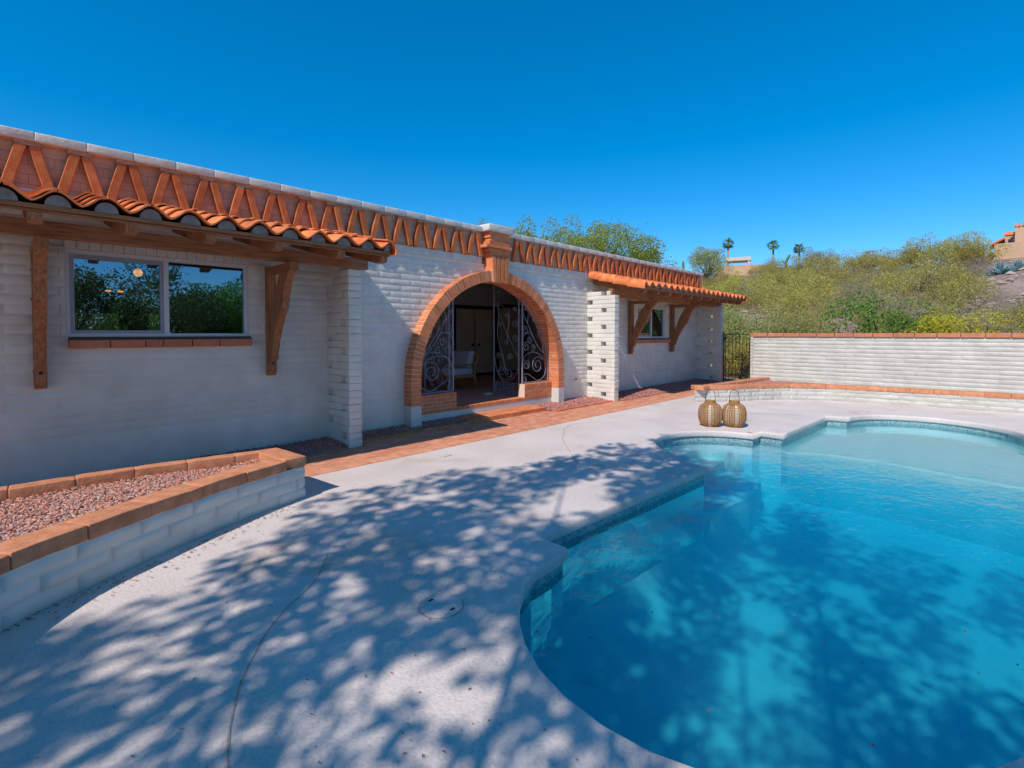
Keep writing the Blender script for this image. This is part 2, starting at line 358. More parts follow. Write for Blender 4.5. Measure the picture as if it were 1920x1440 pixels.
CO = .1016; BL = .4064
def slump_h(u, z, seed=0, amp=1.0, fade=.42):
    k = math.floor(z / CO); tz = z / CO - k
    uo = u + (k % 2) * BL / 2; j = math.floor(uo / BL); tu = uo / BL - j
    bz = 1 - abs(2 * tz - 1) ** 5
    eu = min(tu, 1 - tu) * BL; bu = 1 - (1 - min(1, eu / .010)) * {21: .25, 1: .45}.get(seed, 1)
    lean = (hsh(k, j, seed) - .5) * .005
    sag = .0012 * math.sin(math.pi * min(1, tz * 1.2)) 
    h = .009 * bz * (0.1 + .9 * bu) + lean * bz + sag + .006 * noise.noise(Vector((u * 6 + seed, z * 16, seed))) + .003 * noise.noise(Vector((u * 22, z * 40, seed)))
    h -= .007 * (1 - bu) * bz
    h *= amp
    if fade > 0:
        f = min(1, max(0, (z - fade) / .06 + noise.noise(Vector((u * .9, seed, 3))) * .5)); h = h * f + .012 * (1 - f)
    return h
def ulines(u0, u1, extra=()):
    s = {round(u0, 4), round(u1, 4)}
    k = math.floor(u0 / (BL / 2))
    while k * BL / 2 < u1 + .01:
        for d in (-.010, 0, .010, .07, .13):
            q = k * BL / 2 + d
            if u0 < q < u1: s.add(round(q, 4))
        k += 1
    s = sorted(s)
    for e in extra:      # snap a line onto every opening edge
        if u0 < e < u1:
            i = min(range(len(s)), key=lambda i: abs(s[i] - e)); s[i] = round(e, 4)
    return sorted(set(s))
def slump_wall(bm, P, u0, u1, z0, z1, seed=0, amp=1.0, fade=.42, skip=None, uex=(), zex=(), nz=6):
    """P(u, z, h) -> world point. A grid of uneven slump blocks"""
    us = ulines(u0, u1, uex); zs = {round(z0, 4), round(z1, 4)}
    q = math.floor(z0 / CO)
    fr = (0, .1, .35, .65, .9) if nz == 6 else (0, .12, .5, .88)
    while q * CO < z1 + .01:
        for t in fr:
            z = (q + t) * CO
            if z0 < z < z1: zs.add(round(z, 4))
        q += 1
    zs = sorted(zs)
    for e in zex:
        if z0 < e < z1:
            i = min(range(len(zs)), key=lambda i: abs(zs[i] - e)); zs[i] = round(e, 4)
    zs = sorted(set(zs))
    grid = {}
    def vt(i, j):
        if (i, j) not in grid: grid[i, j] = bm.verts.new(P(us[i], zs[j], slump_h(us[i], zs[j], seed, amp, fade)))
        return grid[i, j]
    for i in range(len(us) - 1):
        for j in range(len(zs) - 1):
            cu, cz = (us[i] + us[i + 1]) / 2, (zs[j] + zs[j + 1]) / 2
            if skip and skip(cu, cz): continue
            bm.faces.new((vt(i, j), vt(i + 1, j), vt(i + 1, j + 1), vt(i, j + 1)))

def poly_offset(P, d):
    """offset a closed 2D outline by d to its left"""
    out = []; n = len(P)
    for i in range(n):
        a, b, c = Vector(P[i - 1]), Vector(P[i]), Vector(P[(i + 1) % n])
        e1 = (b - a).normalized(); e2 = (c - b).normalized()
        n1 = Vector((-e1.y, e1.x)); n2 = Vector((-e2.y, e2.x)); m = n1 + n2
        if m.length < 1e-6: m = n1
        m.normalize(); k = d / max(.35, m.dot(n1))
        out.append(tuple(b + m * k))
    return out

def stones(bm, n, inside, bbox, zf, s0, s1):
    """n small angular stones scattered where inside(x,y)"""
    x0, x1, y0, y1 = bbox; c = 0; tries = 0
    base = [(1, 0, 0), (-1, 0, 0), (0, 1, 0), (0, -1, 0), (0, 0, 1), (0, 0, -1)]
    F = ((0, 2, 4), (2, 1, 4), (1, 3, 4), (3, 0, 4), (2, 0, 5), (1, 2, 5), (3, 1, 5), (0, 3, 5))
    while c < n and tries < n * 20:
        tries += 1
        x, y = random.uniform(x0, x1), random.uniform(y0, y1)
        if not inside(x, y): continue
        c += 1; s = random.uniform(s0, s1); q = Matrix.Rotation(random.random() * 6.3, 3, Vector((random.gauss(0, 1), random.gauss(0, 1), random.gauss(0, 1))).normalized())
        z = zf(x, y); V = []
        for b_ in base:
            v = Vector(b_) * s * random.uniform(.6, 1.15); v.z *= .8; v = q @ v
            V.append(bm.verts.new((x + v.x, y + v.y, z + v.z * .75)))
        for f in F: bm.faces.new([V[i] for i in f])

# ------------------------------------------------------------------ pool outline (coping edge, counter-clockwise seen from above)
def arc(cx, cy, r, a0, a1, n): return [(cx + r * math.cos(R(a0 + (a1 - a0) * i / n)), cy + r * math.sin(R(a0 + (a1 - a0) * i / n))) for i in range(n + 1)]
lobe = [(2.96, 2.27), (2.75, 2.225), (2.52, 2.215), (2.35, 2.15), (2.18, 2.04), (2.0, 1.87), (1.885, 1.72), (1.79, 1.54), (1.735, 1.34), (1.715, 1.13), (1.735, .92), (1.80, .72), (1.93, .50), (2.12, .28), (2.38, .06), (2.70, -.12), (2.96, -.2)]
POOL = [(2.96, -.52), (8.72, -.52), (11.28, -.52)]
POOL = [(2.96, -1.1)] + [(11.28, -1.1), (11.28, -.5)]
POOL += arc(11.22, .715, 1.20, -84, 84, 22)
POOL += [(11.28, 2.23), (8.72, 2.34), (8.72, 2.67), (8.40, 2.68)]
POOL += arc(7.32, 2.62, 1.08, 6, 172, 24)
POOL += [(6.0, 2.72), (5.96, 2.43), (2.96, 2.56)]
POOL += lobe
POOLV = [Vector((x, y, 0)) for x, y in POOL]
def in_poly(x, y, P):
    c = False; n = len(P); j = n - 1
    for i in range(n):
        if (P[i][1] > y) != (P[j][1] > y) and x < (P[j][0] - P[i][0]) * (y - P[i][1]) / (P[j][1] - P[i][1]) + P[i][0]: c = not c
        j = i
    return c
WZ = -.165; FZ = -1.25; SHZ = -.36

fine = []
for i in range(len(POOL)):
    a, b_ = Vector(POOL[i]), Vector(POOL[(i + 1) % len(POOL)]); n = max(1, int((b_ - a).length / .25))
    for k in range(n): fine.append(tuple(a.lerp(b_, k / n)))
# ---- deck with the pool cut out
def sheet_with_hole(outer, hole, z):
    bm = bmesh.new(); A = [Vector((x, y, 0)) for x, y in outer]; B = [Vector((x, y, 0)) for x, y in hole]
    tri = tessellate_polygon([A, B]); V = [bm.verts.new((p.x, p.y, z)) for p in A + B]
    for t in tri:
        f = bm.faces.new([V[i] for i in t]); f.normal_update()
        if f.normal.z < 0: f.normal_flip()
    return bm
hole = poly_offset(fine, -.10)
deck = struct(obj('deck', sheet_with_hole([(-7, -7), (15.3, -7), (15.3, 5.5), (-7, 5.5)], hole, 0), M_deck))
# bullnose coping of the same coating, swept round the pool
bm = bmesh.new(); prof = [(-.10, .0), (-.04, .0), (-.016, -.002), (-.004, -.012), (0, -.03), (0, -.082), (-.006, -.096), (-.02, -.102), (-.06, -.103)]
rings = []
for d, z in prof:
    off = poly_offset(fine, d); rings.append([bm.verts.new((x, y, z)) for x, y in off])
for A, B in zip(rings, rings[1:]):
    for k in range(len(A)): bm.faces.new((A[k], A[(k + 1) % len(A)], B[(k + 1) % len(A)], B[k]))
struct(obj('pool_coping', fixn(bm), M_deck, smooth=True))
# ---- pool shell
bm = bmesh.new(); rings = []
for d, z in [(-.03, -.102), (-.03, -.235), (-.032, -.24), (-.035, -.85), (.03, -1.05), (.16, -1.19), (.34, FZ)]:
    rings.append([bm.verts.new((x, y, z)) for x, y in poly_offset(fine, d)])
for q, (A, B) in enumerate(zip(rings, rings[1:])):
    for k in range(len(A)):
        f = bm.faces.new((A[k], A[(k + 1) % len(A)], B[(k + 1) % len(A)], B[k])); f.material_index = 1 if q == 0 else 0; f.smooth = q > 1
xs = [-1, 14]; V = [bm.verts.new(v) for v in ((1, -2, FZ + .004), (13, -2, FZ + .004), (13, 4.2, FZ + .004), (1, 4.2, FZ + .004))]; bm.faces.new(V)
# ring-like deep floor is enough: walls hide its overrun
pool = obj('pool_basin', bm, [M_plaster_pool, None]); 
def mosaic_mat():
    m, N, L, b = newmat('blue glass mosaic'); setp(b, .15, .6)
    g = N.new('ShaderNodeNewGeometry'); tc = N.new('ShaderNodeTexCoord')
    uv = N.new('ShaderNodeUVMap'); uv.uv_map = 'run'
    bt = N.new('ShaderNodeTexBrick'); bt.offset = 0; bt.inputs['Scale'].default_value = 1
    bt.inputs['Brick Width'].default_value = .026; bt.inputs['Row Height'].default_value = .026; bt.inputs['Mortar Size'].default_value = .0022; bt.inputs['Bias'].default_value = -.1
    bt.inputs['Color1'].default_value = (.06, .20, .27, 1); bt.inputs['Color2'].default_value = (.32, .46, .44, 1); bt.inputs['Mortar'].default_value = (.38, .46, .47, 1)
    L.new(uv.outputs[0], bt.inputs['Vector']); L.new(bt.outputs[0], b.inputs['Base Color']); return m
pool.data.materials[1] = mosaic_mat()
uvl = pool.data.uv_layers.new(name='run')
acc = [0.0]
for i in range(len(fine)): acc.append(acc[-1] + (Vector(fine[i]) - Vector(fine[(i + 1) % len(fine)])).length)
nf = len(fine)
for pi in range(nf):
    p = pool.data.polygons[pi]
    for li, (kk, zz) in zip(p.loop_indices, ((pi, .133), (pi + 1, .133), (pi + 1, 0), (pi, 0))): uvl.data[li].uv = (acc[kk], zz)
struct(pool)
# ---- shallow sun shelf at the far end, steps in the half-round niche and a bench along the left wall
def under(name, outline, z, zb=FZ, m=None):
    bm = bmesh.new(); n = len(outline)
    A = [bm.verts.new((x, y, z)) for x, y in outline]; A2 = [bm.verts.new((x, y, z - .03)) for x, y in poly_offset(outline, -.03)]; B = [bm.verts.new((x, y, zb)) for x, y in poly_offset(outline, -.03)]
    for t in tessellate_polygon([[Vector((x, y, 0)) for x, y in outline]]): bm.faces.new([A[i] for i in t])
    for k in range(n):
        bm.faces.new((A[k], A[(k + 1) % n], A2[(k + 1) % n], A2[k])); bm.faces.new((A2[k], A2[(k + 1) % n], B[(k + 1) % n], B[k]))
    return struct(obj(name, fixn(bm), m or M_plaster_pool))
inner = poly_offset(POOL, .0)
sh = [(9.05, -1.14), (9.0, -.6), (9.22, .3), (9.40, 1.2), (9.42, 1.9), (9.05, 2.36)]
sh = [(13, -1.2)] + sh[:0] + [(13, 2.6), (9.0, 2.6), (9.1, 2.36), (9.40, 1.9), (9.44, 1.2), (9.25, .3), (9.05, -.6), (9.0, -1.2)]
under('pool_shelf', sh, SHZ, m=M_shelf)
under('pool_step', [(6.1, 3.75), (6.1, 3.56), (7.3, 3.53), (8.6, 3.56), (8.6, 3.75)], -.31)
under('pool_step', [(6.1, 3.5), (6.1, 3.15), (7.3, 3.10), (8.6, 3.15), (8.6, 3.5)], -.47)
under('pool_step', [(6.05, 3.5), (6.05, 2.75), (6.45, 2.5), (7.3, 2.4), (8.1, 2.5), (8.5, 2.75), (8.6, 3.5)], -.66)

# ---- water: one closed body filling the basin
bm = bmesh.new(); wo2 = poly_offset(POOL, -.0315)
A = [bm.verts.new((x, y, WZ)) for x, y in wo2]; B = [bm.verts.new((x, y, FZ - .3)) for x, y in wo2]; n = len(wo2)
for t in tessellate_polygon([[Vector((x, y, 0)) for x, y in wo2]]):
    bm.faces.new([A[i] for i in t]); bm.faces.new([B[i] for i in t])
for k in range(n): bm.faces.new((A[k], A[(k + 1) % n], B[(k + 1) % n], B[k]))
struct(obj('water', fixn(bm), M_water))

# ---- brick paving, its border, expansion joints
bm = bmesh.new()
for x0, x1, y0, y1 in ((-7, 16.9, 5.72, 6.41), (3.6, 10.1, 6.412, 6.95)):
    box(bm, x0, x1, y0, y1, -.06, .004)
struct(obj('brick_path', bm, M_pave))
bm = bmesh.new(); box(bm, -7, 16.4, 5.4, 7.12 + .1, -.2, -.002) ; struct(obj('soil', bm, M_soil))
bm = bmesh.new(); box(bm, -7, 16.9, 5.50, 5.715, -.06, .007); struct(obj('brick_border', bm, M_paveh))
def strip(pts, w, z):
    bm = bmesh.new(); L_, R_ = [], []
    P = [Vector(p) for p in pts]; Q = []
    for i in range(len(P) - 1):
        for k in range(8):
            t = k / 8; p0 = P[max(i - 1, 0)]; p1 = P[i]; p2 = P[i + 1]; p3 = P[min(i + 2, len(P) - 1)]
            Q.append(.5 * ((2 * p1) + (p2 - p0) * t + (2 * p0 - 5 * p1 + 4 * p2 - p3) * t * t + (3 * p1 - p0 - 3 * p2 + p3) * t ** 3))
    Q.append(P[-1])
    for i, p in enumerate(Q):
        t = (Q[min(i + 1, len(Q) - 1)] - Q[max(i - 1, 0)]).normalized(); nn = Vector((-t.y, t.x)); ww = w * (.55 + .9 * hsh(i, 3)) / 2
        p = p + nn * .006 * noise.noise(Vector((i * .5, 0, 1)))
        L_.append(bm.verts.new((p.x + nn.x * ww, p.y + nn.y * ww, z))); R_.append(bm.verts.new((p.x - nn.x * ww, p.y - nn.y * ww, z)))
    for i in range(len(Q) - 1): bm.faces.new((L_[i], R_[i], R_[i + 1], L_[i + 1]))
    return fixn(bm)
struct(obj('deck_joint', strip([(1.62, 3.45), (1.386, 3.146), (1.053, 2.884), (.82, 2.6), (.673, 2.348), (.553, 2.015), (.5, 1.6), (.5, 1.0)], .008, .004), M_joint))
struct(obj('deck_joint', strip([(8.6, 4.35), (7.9, 4.85), (7.2, 5.25), (6.72, 5.2), (6.2, 4.85), (5.898, 4.628), (5.315, 4.033), (4.9, 3.6)], .009, .004), M_joint))

# ---- skimmer lid and small drain cover
t = thing('skimmer_lid', 'round white skimmer lid set in the deck beside the pool', 'skimmer lid', (1.785, 2.315, 0))
bm = bmesh.new(); lathe(bm, [(.128, .0), (.128, .006), (.122, .008), (0.001, .008)], (1.785, 2.315, 0), 40, True, False); obj('lid', bm, M_deck, t)
bm = bmesh.new(); lathe(bm, [(.130, .001), (.130, .005), (.136, .005), (.136, .001)], (1.785, 2.315, -.0025), 40, False, False); obj('rim', bm, M_joint, t)
for sx, sy in ((-.01, .085), (.02, -.085)):
    bm = bmesh.new(); box(bm, 1.785 + sx - .02, 1.785 + sx + .012, 2.315 + sy - .008, 2.315 + sy + .008, .008, .0095); obj('finger_slot', bm, M_black, t)
t = thing('drain_cover', 'small square white cover plate in the deck near the brick path', 'drain cover', (4.05, 5.17, 0))
bm = bmesh.new(); box(bm, 3.98, 4.12, 5.11, 5.23, .0, .008); obj('plate', bm, M_parge, t)
bm = bmesh.new(); box(bm, 3.972, 4.128, 5.102, 5.238, .0, .005); obj('rim', bm, M_joint, t)

# ---- dry leaf litter
bm = bmesh.new()
def leafbit(x, y, z, s):
    a = random.random() * 6.3; l = s * random.uniform(.6, 1.4); w = s * random.uniform(.25, .5)
    c, s_ = math.cos(a), math.sin(a); zz = z + .003
    pts = [(-l, 0, 0), (0, -w, .003), (l, 0, .002), (0, w, .004)]
    bm.faces.new([bm.verts.new((x + px * c - py * s_, y + px * s_ + py * c, zz + pz)) for px, py, pz in pts])
for _ in range(420):
    x, y = random.uniform(-.2, 5), random.uniform(.4, 5)
    if in_poly(x, y, hole): continue
    leafbit(x, y, .003, .009)
for _ in range(170):     # drift along the foot of the left planter
    x = random.uniform(-.1, 1.9); yy = 3.93 + .46 * x + .0 * x; leafbit(x, yy - abs(random.gauss(0, .12)) - .03, .003, .013)
for _ in range(120):
    x, y = random.uniform(5, 11), random.uniform(2.8, 5.2)
    if not in_poly(x, y, hole): leafbit(x, y, .003, .006)
tag(obj('fallen_leaves', bm, M_litter), 'tiny dry red brown leaves scattered over the pale deck', 'leaf litter', kind='stuff')
bm = bmesh.new()
for _ in range(130):
    x, y = random.uniform(2, 11), random.uniform(-1, 2.2)
    if in_poly(x, y, inner): leafbit(x, y, WZ, .012)
tag(obj('floating_leaves', bm, M_litter), 'dry leaf specks floating on the blue pool water', 'leaf litter', kind='stuff')

# ------------------------------------------------------------------ HOUSE
HY = 7.12
house = thing('house', 'long single storey white slump block house with brick arch and terracotta frieze', 'house', (6.8, 7.3, 0))
def part(name, bm, m, parent=None, smooth=False, label=None):
    o = obj(name, bm, m, None, smooth); p = parent or house
    o.parent = p
    # keep world placement: parent empties are never rotated
    w = Vector((0, 0, 0)); q = p
    while q: w += Vector(q.location); q = q.parent
    o.location = -w
    if label: o['label'] = label
    return o
ACX, ASP, RI, RO = 6.787, .78, 1.865, 2.07; AYF = 6.91
W1 = (.47, 2.262, 1.598, 2.53); W2 = (12.46, 14.10, 1.50, 2.385)
def house_skip(u, z):
    if z < ASP and abs(u - ACX) < RI + .09: return True
    if z >= ASP and math.hypot(u - ACX, z - ASP) < RI + .09: return True
    for w in (W1, W2):
        if w[0] < u < w[1] and w[2] < z < w[3]: return True
    return False
bm = bmesh.new()
ue = (W1[0], W1[1], W2[0], W2[1]); ze = (W1[2], W1[3], W2[2], W2[3])
slump_wall(bm, lambda u, z, h: (u, HY + .012 - h, z), -3, 16.67, -.05, 2.99, 1, .7, .42, house_skip, ue, ze)
slump_wall(bm, lambda u, z, h: (u, HY + .2, z), -3, 16.67, -.05, 2.99, 1, 1.0, .42, house_skip, ue, ze, nz=4)
part('wall', bm, M_white, smooth=True)
bm = bmesh.new()   # side, rear walls of the house and inner partitions, roof slab
box(bm, -3.2, -3.0, HY, 13.2, -.05, 3.6); box(bm, 16.67, 16.87, HY + .02, 13.2, -.05, 3.6)
box(bm, -3.0, .95, 13.0, 13.2, -.05, 3.6); box(bm, 2.6, 16.67, 13.0, 13.2, -.05, 3.6); box(bm, .95, 2.6, 13.0, 13.2, -.05, 1.5); box(bm, .95, 2.6, 13.0, 13.2, 2.3, 3.6)
part('rear_wall', bm, M_white)
bm = bmesh.new(); box(bm, -3.0, 16.67, HY + .25, 13.0, 3.25, 3.40); part('roof', bm, M_roofing)
# white smooth band under the frieze
for xa, xb in ((-3.0, 6.5), (7.05, 16.66)):
    bm = bmesh.new(); x = xa
    while x < xb - .03: rbox(bm, x + .001, min(x + BL / 2 - .001, xb), HY - .020, HY + .15, 2.99, 3.118, .005, .003); x += BL / 2
    part('frieze_ledge', bm, M_cap, smooth=False)
# frieze background wall and the zigzag of bricks on it
bm = bmesh.new(); box(bm, -3, 16.67, HY - .005, HY + .25, 3.118, 3.60); x = -2.85
while x < 16.4:
    if not (6.42 < x + .203 < 7.2): box(bm, x + .103, x + .303, HY - .062, HY - .0052, 3.547, 3.5875)
    x += BL
part('parapet', bm, M_friezebg)
bm = bmesh.new(); x = -2.85
def vb(xa, za, xb, zb, w=.088, d=.070):
    a, b_ = Vector((xa, 0, za)), Vector((xb, 0, zb)); t_ = (b_ - a).normalized(); nn = Vector((t_.z, 0, -t_.x)) * (w / 2)
    j = random.uniform(-.006, .006); dd = d + random.uniform(-.006, .006)
    o = [a - nn, a + nn, b_ + nn, b_ - nn]
    y0, y1 = HY - .005 - dd, HY - .005
    F = [bm.verts.new((p.x + j, y0, p.z)) for p in o]; B_ = [bm.verts.new((p.x + j, y1, p.z)) for p in o]
    bm.faces.new(F)
    for i in range(4): bm.faces.new((F[i], F[(i + 1) % 4], B_[(i + 1) % 4], B_[i]))
while x < 16.5:
    ax = x + .203
    if ax > 6.8 and x - BL + .203 <= 6.8:
        fixn(bm); bmesh.ops.bevel(bm, geom=bm.edges[:], offset=.007, segments=1, affect='EDGES')
        part('frieze_brick', bm, M_vbrick, label='zigzag row of leaning orange bricks left of the keystone'); bm = bmesh.new()
    ap = [(ax - .158, 3.122, ax - .047, 3.547), (ax + .158, 3.122, ax + .047, 3.547)]
    if not (6.42 < ax < 7.2):
        for q in ap: vb(*q)
    x += BL
fixn(bm); bmesh.ops.bevel(bm, geom=bm.edges[:], offset=.007, segments=1, affect='EDGES')
part('frieze_brick', bm, M_vbrick, label='zigzag row of leaning orange bricks right of the keystone')
bm = bmesh.new(); x = -3.0
while x < 16.7:
    if not (6.35 < x + .2 < 7.3): 
        dz = random.uniform(-.0012, .0012); rbox(bm, x + .0005, min(x + BL - .0005, 16.76), HY - .09 + random.uniform(-.0015, .0015), HY + .30, 3.592 + dz, 3.69 + dz, .014, .004, 2)
    x += BL
rbox(bm, 6.17, 6.455, HY - .09, HY + .3, 3.592, 3.69, .014, .004, 2); rbox(bm, 7.165, 7.44, HY - .09, HY + .3, 3.592, 3.69, .014, .004, 2)
rbox(bm, 6.46, 7.16, HY - .27, HY + .3, 3.60, 3.735, .02, .006, 3)
part('parapet_cap', bm, M_cap, smooth=True)
for x_, y_ in ((3.95, 9.0), (16.1, 9.0)):
    bm = bmesh.new(); lathe(bm, [(.24, 0), (.24, .66), (.22, .72), (.15, .77), (.03, .80)], (x_, y_, 3.40), 20); part('roof_vent', bm, M_roofing, smooth=True)

# ---- arch ring of brick voussoirs with deep soffit, on white plinths
bm = bmesh.new(); PZ = .395
def vous(a0, a1, r0, r1, y0, y1):
    pts = []
    for r_, a in ((r0, a0), (r1, a0), (r1, a1), (r0, a1)): pts.append((ACX + r_ * math.cos(a), ASP + r_ * math.sin(a)))
    b2 = bmesh.new(); prism(b2, pts, y0, y1, 'Y'); bmesh.ops.recalc_face_normals(b2, faces=b2.faces[:])
    mp = {v: bm.verts.new(v.co) for v in b2.verts}
    for f in b2.faces: bm.faces.new([mp[v] for v in f.verts])
    b2.free()
NV = 82
for i in range(NV):
    if i == NV // 2: halfring = bm; bm = bmesh.new()
    a0, a1 = math.pi * i / NV + .0036, math.pi * (i + 1) / NV - .0036
    if abs((a0 + a1) / 2 - math.pi / 2) < .115: continue
    j = random.uniform(-.004, .002); vous(a0, a1, RI + random.uniform(-.003, .002), RO + random.uniform(-.002, .004), AYF + j, HY + .0)
    # soffit courses behind the face, in two wythes
    vous(a0, a1, RI + .002, RI + .2, HY + .004, HY + .215)
jr, jl = halfring, bm
z = PZ
while z < ASP - .02:
    z1 = min(z + .0705, ASP)
    for s in (-1, 1):
        bm = jl if s < 0 else jr
        a, b_ = ACX + s * RI, ACX + s * RO; lo, hi = min(a, b_), max(a, b_)
        rbox(bm, lo, hi, AYF + random.uniform(-.003, .003), HY, z + .004, z1 - .004, .003, .002, 1)
        rbox(bm, (a if s > 0 else a - .2), (a + .2 if s > 0 else a), HY + .004, HY + .215, z + .004, z1 - .004, .003, .002, 1)
    z = z1
part('arch_brick', jl, M_brick, label='left half of the round brick arch framing the porch')
part('arch_brick', jr, M_brick, label='right half of the round brick arch framing the porch')
bm = bmesh.new(); rr0, rr1 = RI + .006, RO - .008
pts = [(ACX + rr1 * math.cos(a), ASP + rr1 * math.sin(a)) for a in [math.pi * k / 60 for k in range(61)]]
pts = [(ACX + rr1, PZ)] + pts + [(ACX - rr1, PZ), (ACX - rr0, PZ)] + [(ACX + rr0 * math.cos(a), ASP + rr0 * math.sin(a)) for a in [math.pi * (60 - k) / 60 for k in range(61)]] + [(ACX + rr0, PZ)]
def ringprism(bm, y0, y1, r0, r1, zb, n=60):
    sec = [(1, zb)] + [('a', math.pi * k / n) for k in range(n + 1)] + [(-1, zb)]
    def pt(s, r_): return (ACX + r_ * s[0], s[1]) if s[0] != 'a' else (ACX + r_ * math.cos(s[1]), ASP + r_ * math.sin(s[1]))
    rows = [[bm.verts.new((pt(s, r_)[0], y, pt(s, r_)[1])) for s in sec] for r_, y in ((r0, y0), (r1, y0), (r1, y1), (r0, y1))]
    for q in range(4):
        A, B = rows[q], rows[(q + 1) % 4]
        for k in range(len(sec) - 1): bm.faces.new((A[k], A[k + 1], B[k + 1], B[k]))
    for k in (0, -1): bm.faces.new([rows[q][k] for q in range(4)])
ringprism(bm, AYF + .006, HY + .211, RI + .006, RO - .006, PZ)
part('arch_mortar', fixn(bm), M_mortar)
for s in (-1, 1):
    bm = bmesh.new(); a, b_ = ACX + s * (RI - .004), ACX + s * (RO + .004); rbox(bm, min(a, b_), max(a, b_), AYF - .004, HY + .02, -.03, PZ, .01, .004)
    rbox(bm, min(a, b_) + .002, max(a, b_) - .002, HY + .022, HY + .225, -.03, PZ, .01, .004)
    part('arch_plinth', bm, M_parge)
# keystone and corbelled pier up to the parapet
bm = bmesh.new()
for i, (xa, xb) in enumerate(((6.605, 6.70), (6.712, 6.80), (6.812, 6.90), (6.912, 7.01))):
    b2 = bmesh.new(); c = 6.80
    pts = [(c + (xa - c) * .98, 2.615), (c + (xb - c) * .98, 2.615), (c + (xb - c) * 1.16, 3.13 + .004 * i), (c + (xa - c) * 1.16, 3.13)]
    prism(b2, pts, AYF - .025, HY, 'Y'); bmesh.ops.recalc_face_normals(b2, faces=b2.faces[:]); bmesh.ops.bevel(b2, geom=b2.edges[:], offset=.008, segments=1, affect='EDGES')
    mp = {v: bm.verts.new(v.co) for v in b2.verts}
    for f in b2.faces: bm.faces.new([mp[v] for v in f.verts])
    b2.free()
for z0, z1, xa, xb, yf in ((3.135, 3.205, 6.55, 7.06, 6.90), (3.21, 3.275, 6.50, 7.05, 6.885), (3.28, 3.345, 6.40, 7.09, 6.85), (3.35, 3.415, 6.50, 7.05, 6.885), (3.42, 3.47, 6.54, 7.06, 6.90), (3.475, 3.53, 6.52, 7.07, 6.895), (3.535, 3.598, 6.53, 7.06, 6.905)):
    m_ = random.choice((.4, .55, .62)); xm = xa + (xb - xa) * m_
    rbox(bm, xa, xm - .004, yf, HY + .05, z0, z1 - .005, .006, .004); rbox(bm, xm + .004, xb, yf + .004, HY + .05, z0, z1 - .005, .006, .004)
ks = part('keystone', bm, M_brick, label='corbelled brick keystone rising from the arch to the roof edge')
bm = bmesh.new(); prism(bm, [(6.62, 2.64), (7.0, 2.64), (7.04, 3.13), (7.04, 3.59), (6.57, 3.59), (6.58, 3.13)], AYF + .002, HY, 'Y'); part('mortar', fixn(bm), M_mortar, ks).location = (0, 0, 0)
# plinth under the porch, threshold course, low walls, porch floor
FL = .255; TX0, TX1 = 5.865, 7.74
bm = bmesh.new(); box(bm, ACX - RI, ACX + RI, HY - .005, HY + .3, -.03, .19); part('porch_plinth', bm, M_parge)
bm = bmesh.new(); x = TX0
while x < TX1 - .02:
    x1 = min(x + .0735, TX1); rbox(bm, x + .003, x1 - .003, HY - .012, HY + .21, .19, FL, .004, .002, 1); x = x1
part('threshold', bm, M_brick)
for x0, x1, lab in ((ACX - RI - .02, TX0, 'low brick wall left of the porch opening'), (TX1, ACX + RI + .02, 'low brick wall right of the porch opening')):
    bm = bmesh.new(); z = .19
    while z < .45:
        k = int(round((z - .19) / .066)); x = x0 - (k % 2) * .1
        while x < x1:
            a, b_ = max(x, x0), min(x + .205, x1)
            if b_ - a > .03: rbox(bm, a + .004, b_ - .004, HY - .012, HY + .17, z + .004, z + .062, .004, .002, 1)
            x += .205
        z += .066
    x = x0
    while x < x1 - .01:
        b_ = min(x + .0735, x1); rbox(bm, x + .003, b_ - .003, HY - .014, HY + .17, .457, .535, .004, .002, 1); x = b_
    o = part('low_wall', bm, M_brick, label=lab)
    bm = bmesh.new(); box(bm, x0, x1 - .006, HY - .006, HY + .165, .19, .53); part('mortar', bm, M_mortar, o)
    o.children[0].location = (0, 0, 0)
bm = bmesh.new(); rbox(bm, TX1 - .004, TX1 + .10, HY + .10, HY + .175, .19, .40, .005, .002); part('gate_plinth', bm, M_parge)
bm = bmesh.new(); box(bm, 3.9, 13.3, HY + .30, 12.1, .0, FL - .006); box(bm, TX0, TX1, HY + .2, HY + .31, .0, FL - .008); part('porch_floor', bm, M_floorb)
bm = bmesh.new(); box(bm, 3.7, 3.9, HY + .22, 12.1, 0, 3.2); box(bm, 13.3, 13.5, HY + .22, 12.1, 0, 3.2); box(bm, 3.7, 13.5, HY + .22, 12.1, 3.18, 3.24)
part('porch_wall', bm, M_inside)
bm = bmesh.new(); slump_wall(bm, lambda u, z, h: (u, 12.0 - h, z), 3.9, 13.3, .2, 3.19, 5, 1, 0, lambda u, z: 9.7 < u < 13.1 and z < 2.52, (9.7, 13.1), (2.52,), nz=4)
part('porch_rear_wall', bm, M_inside)
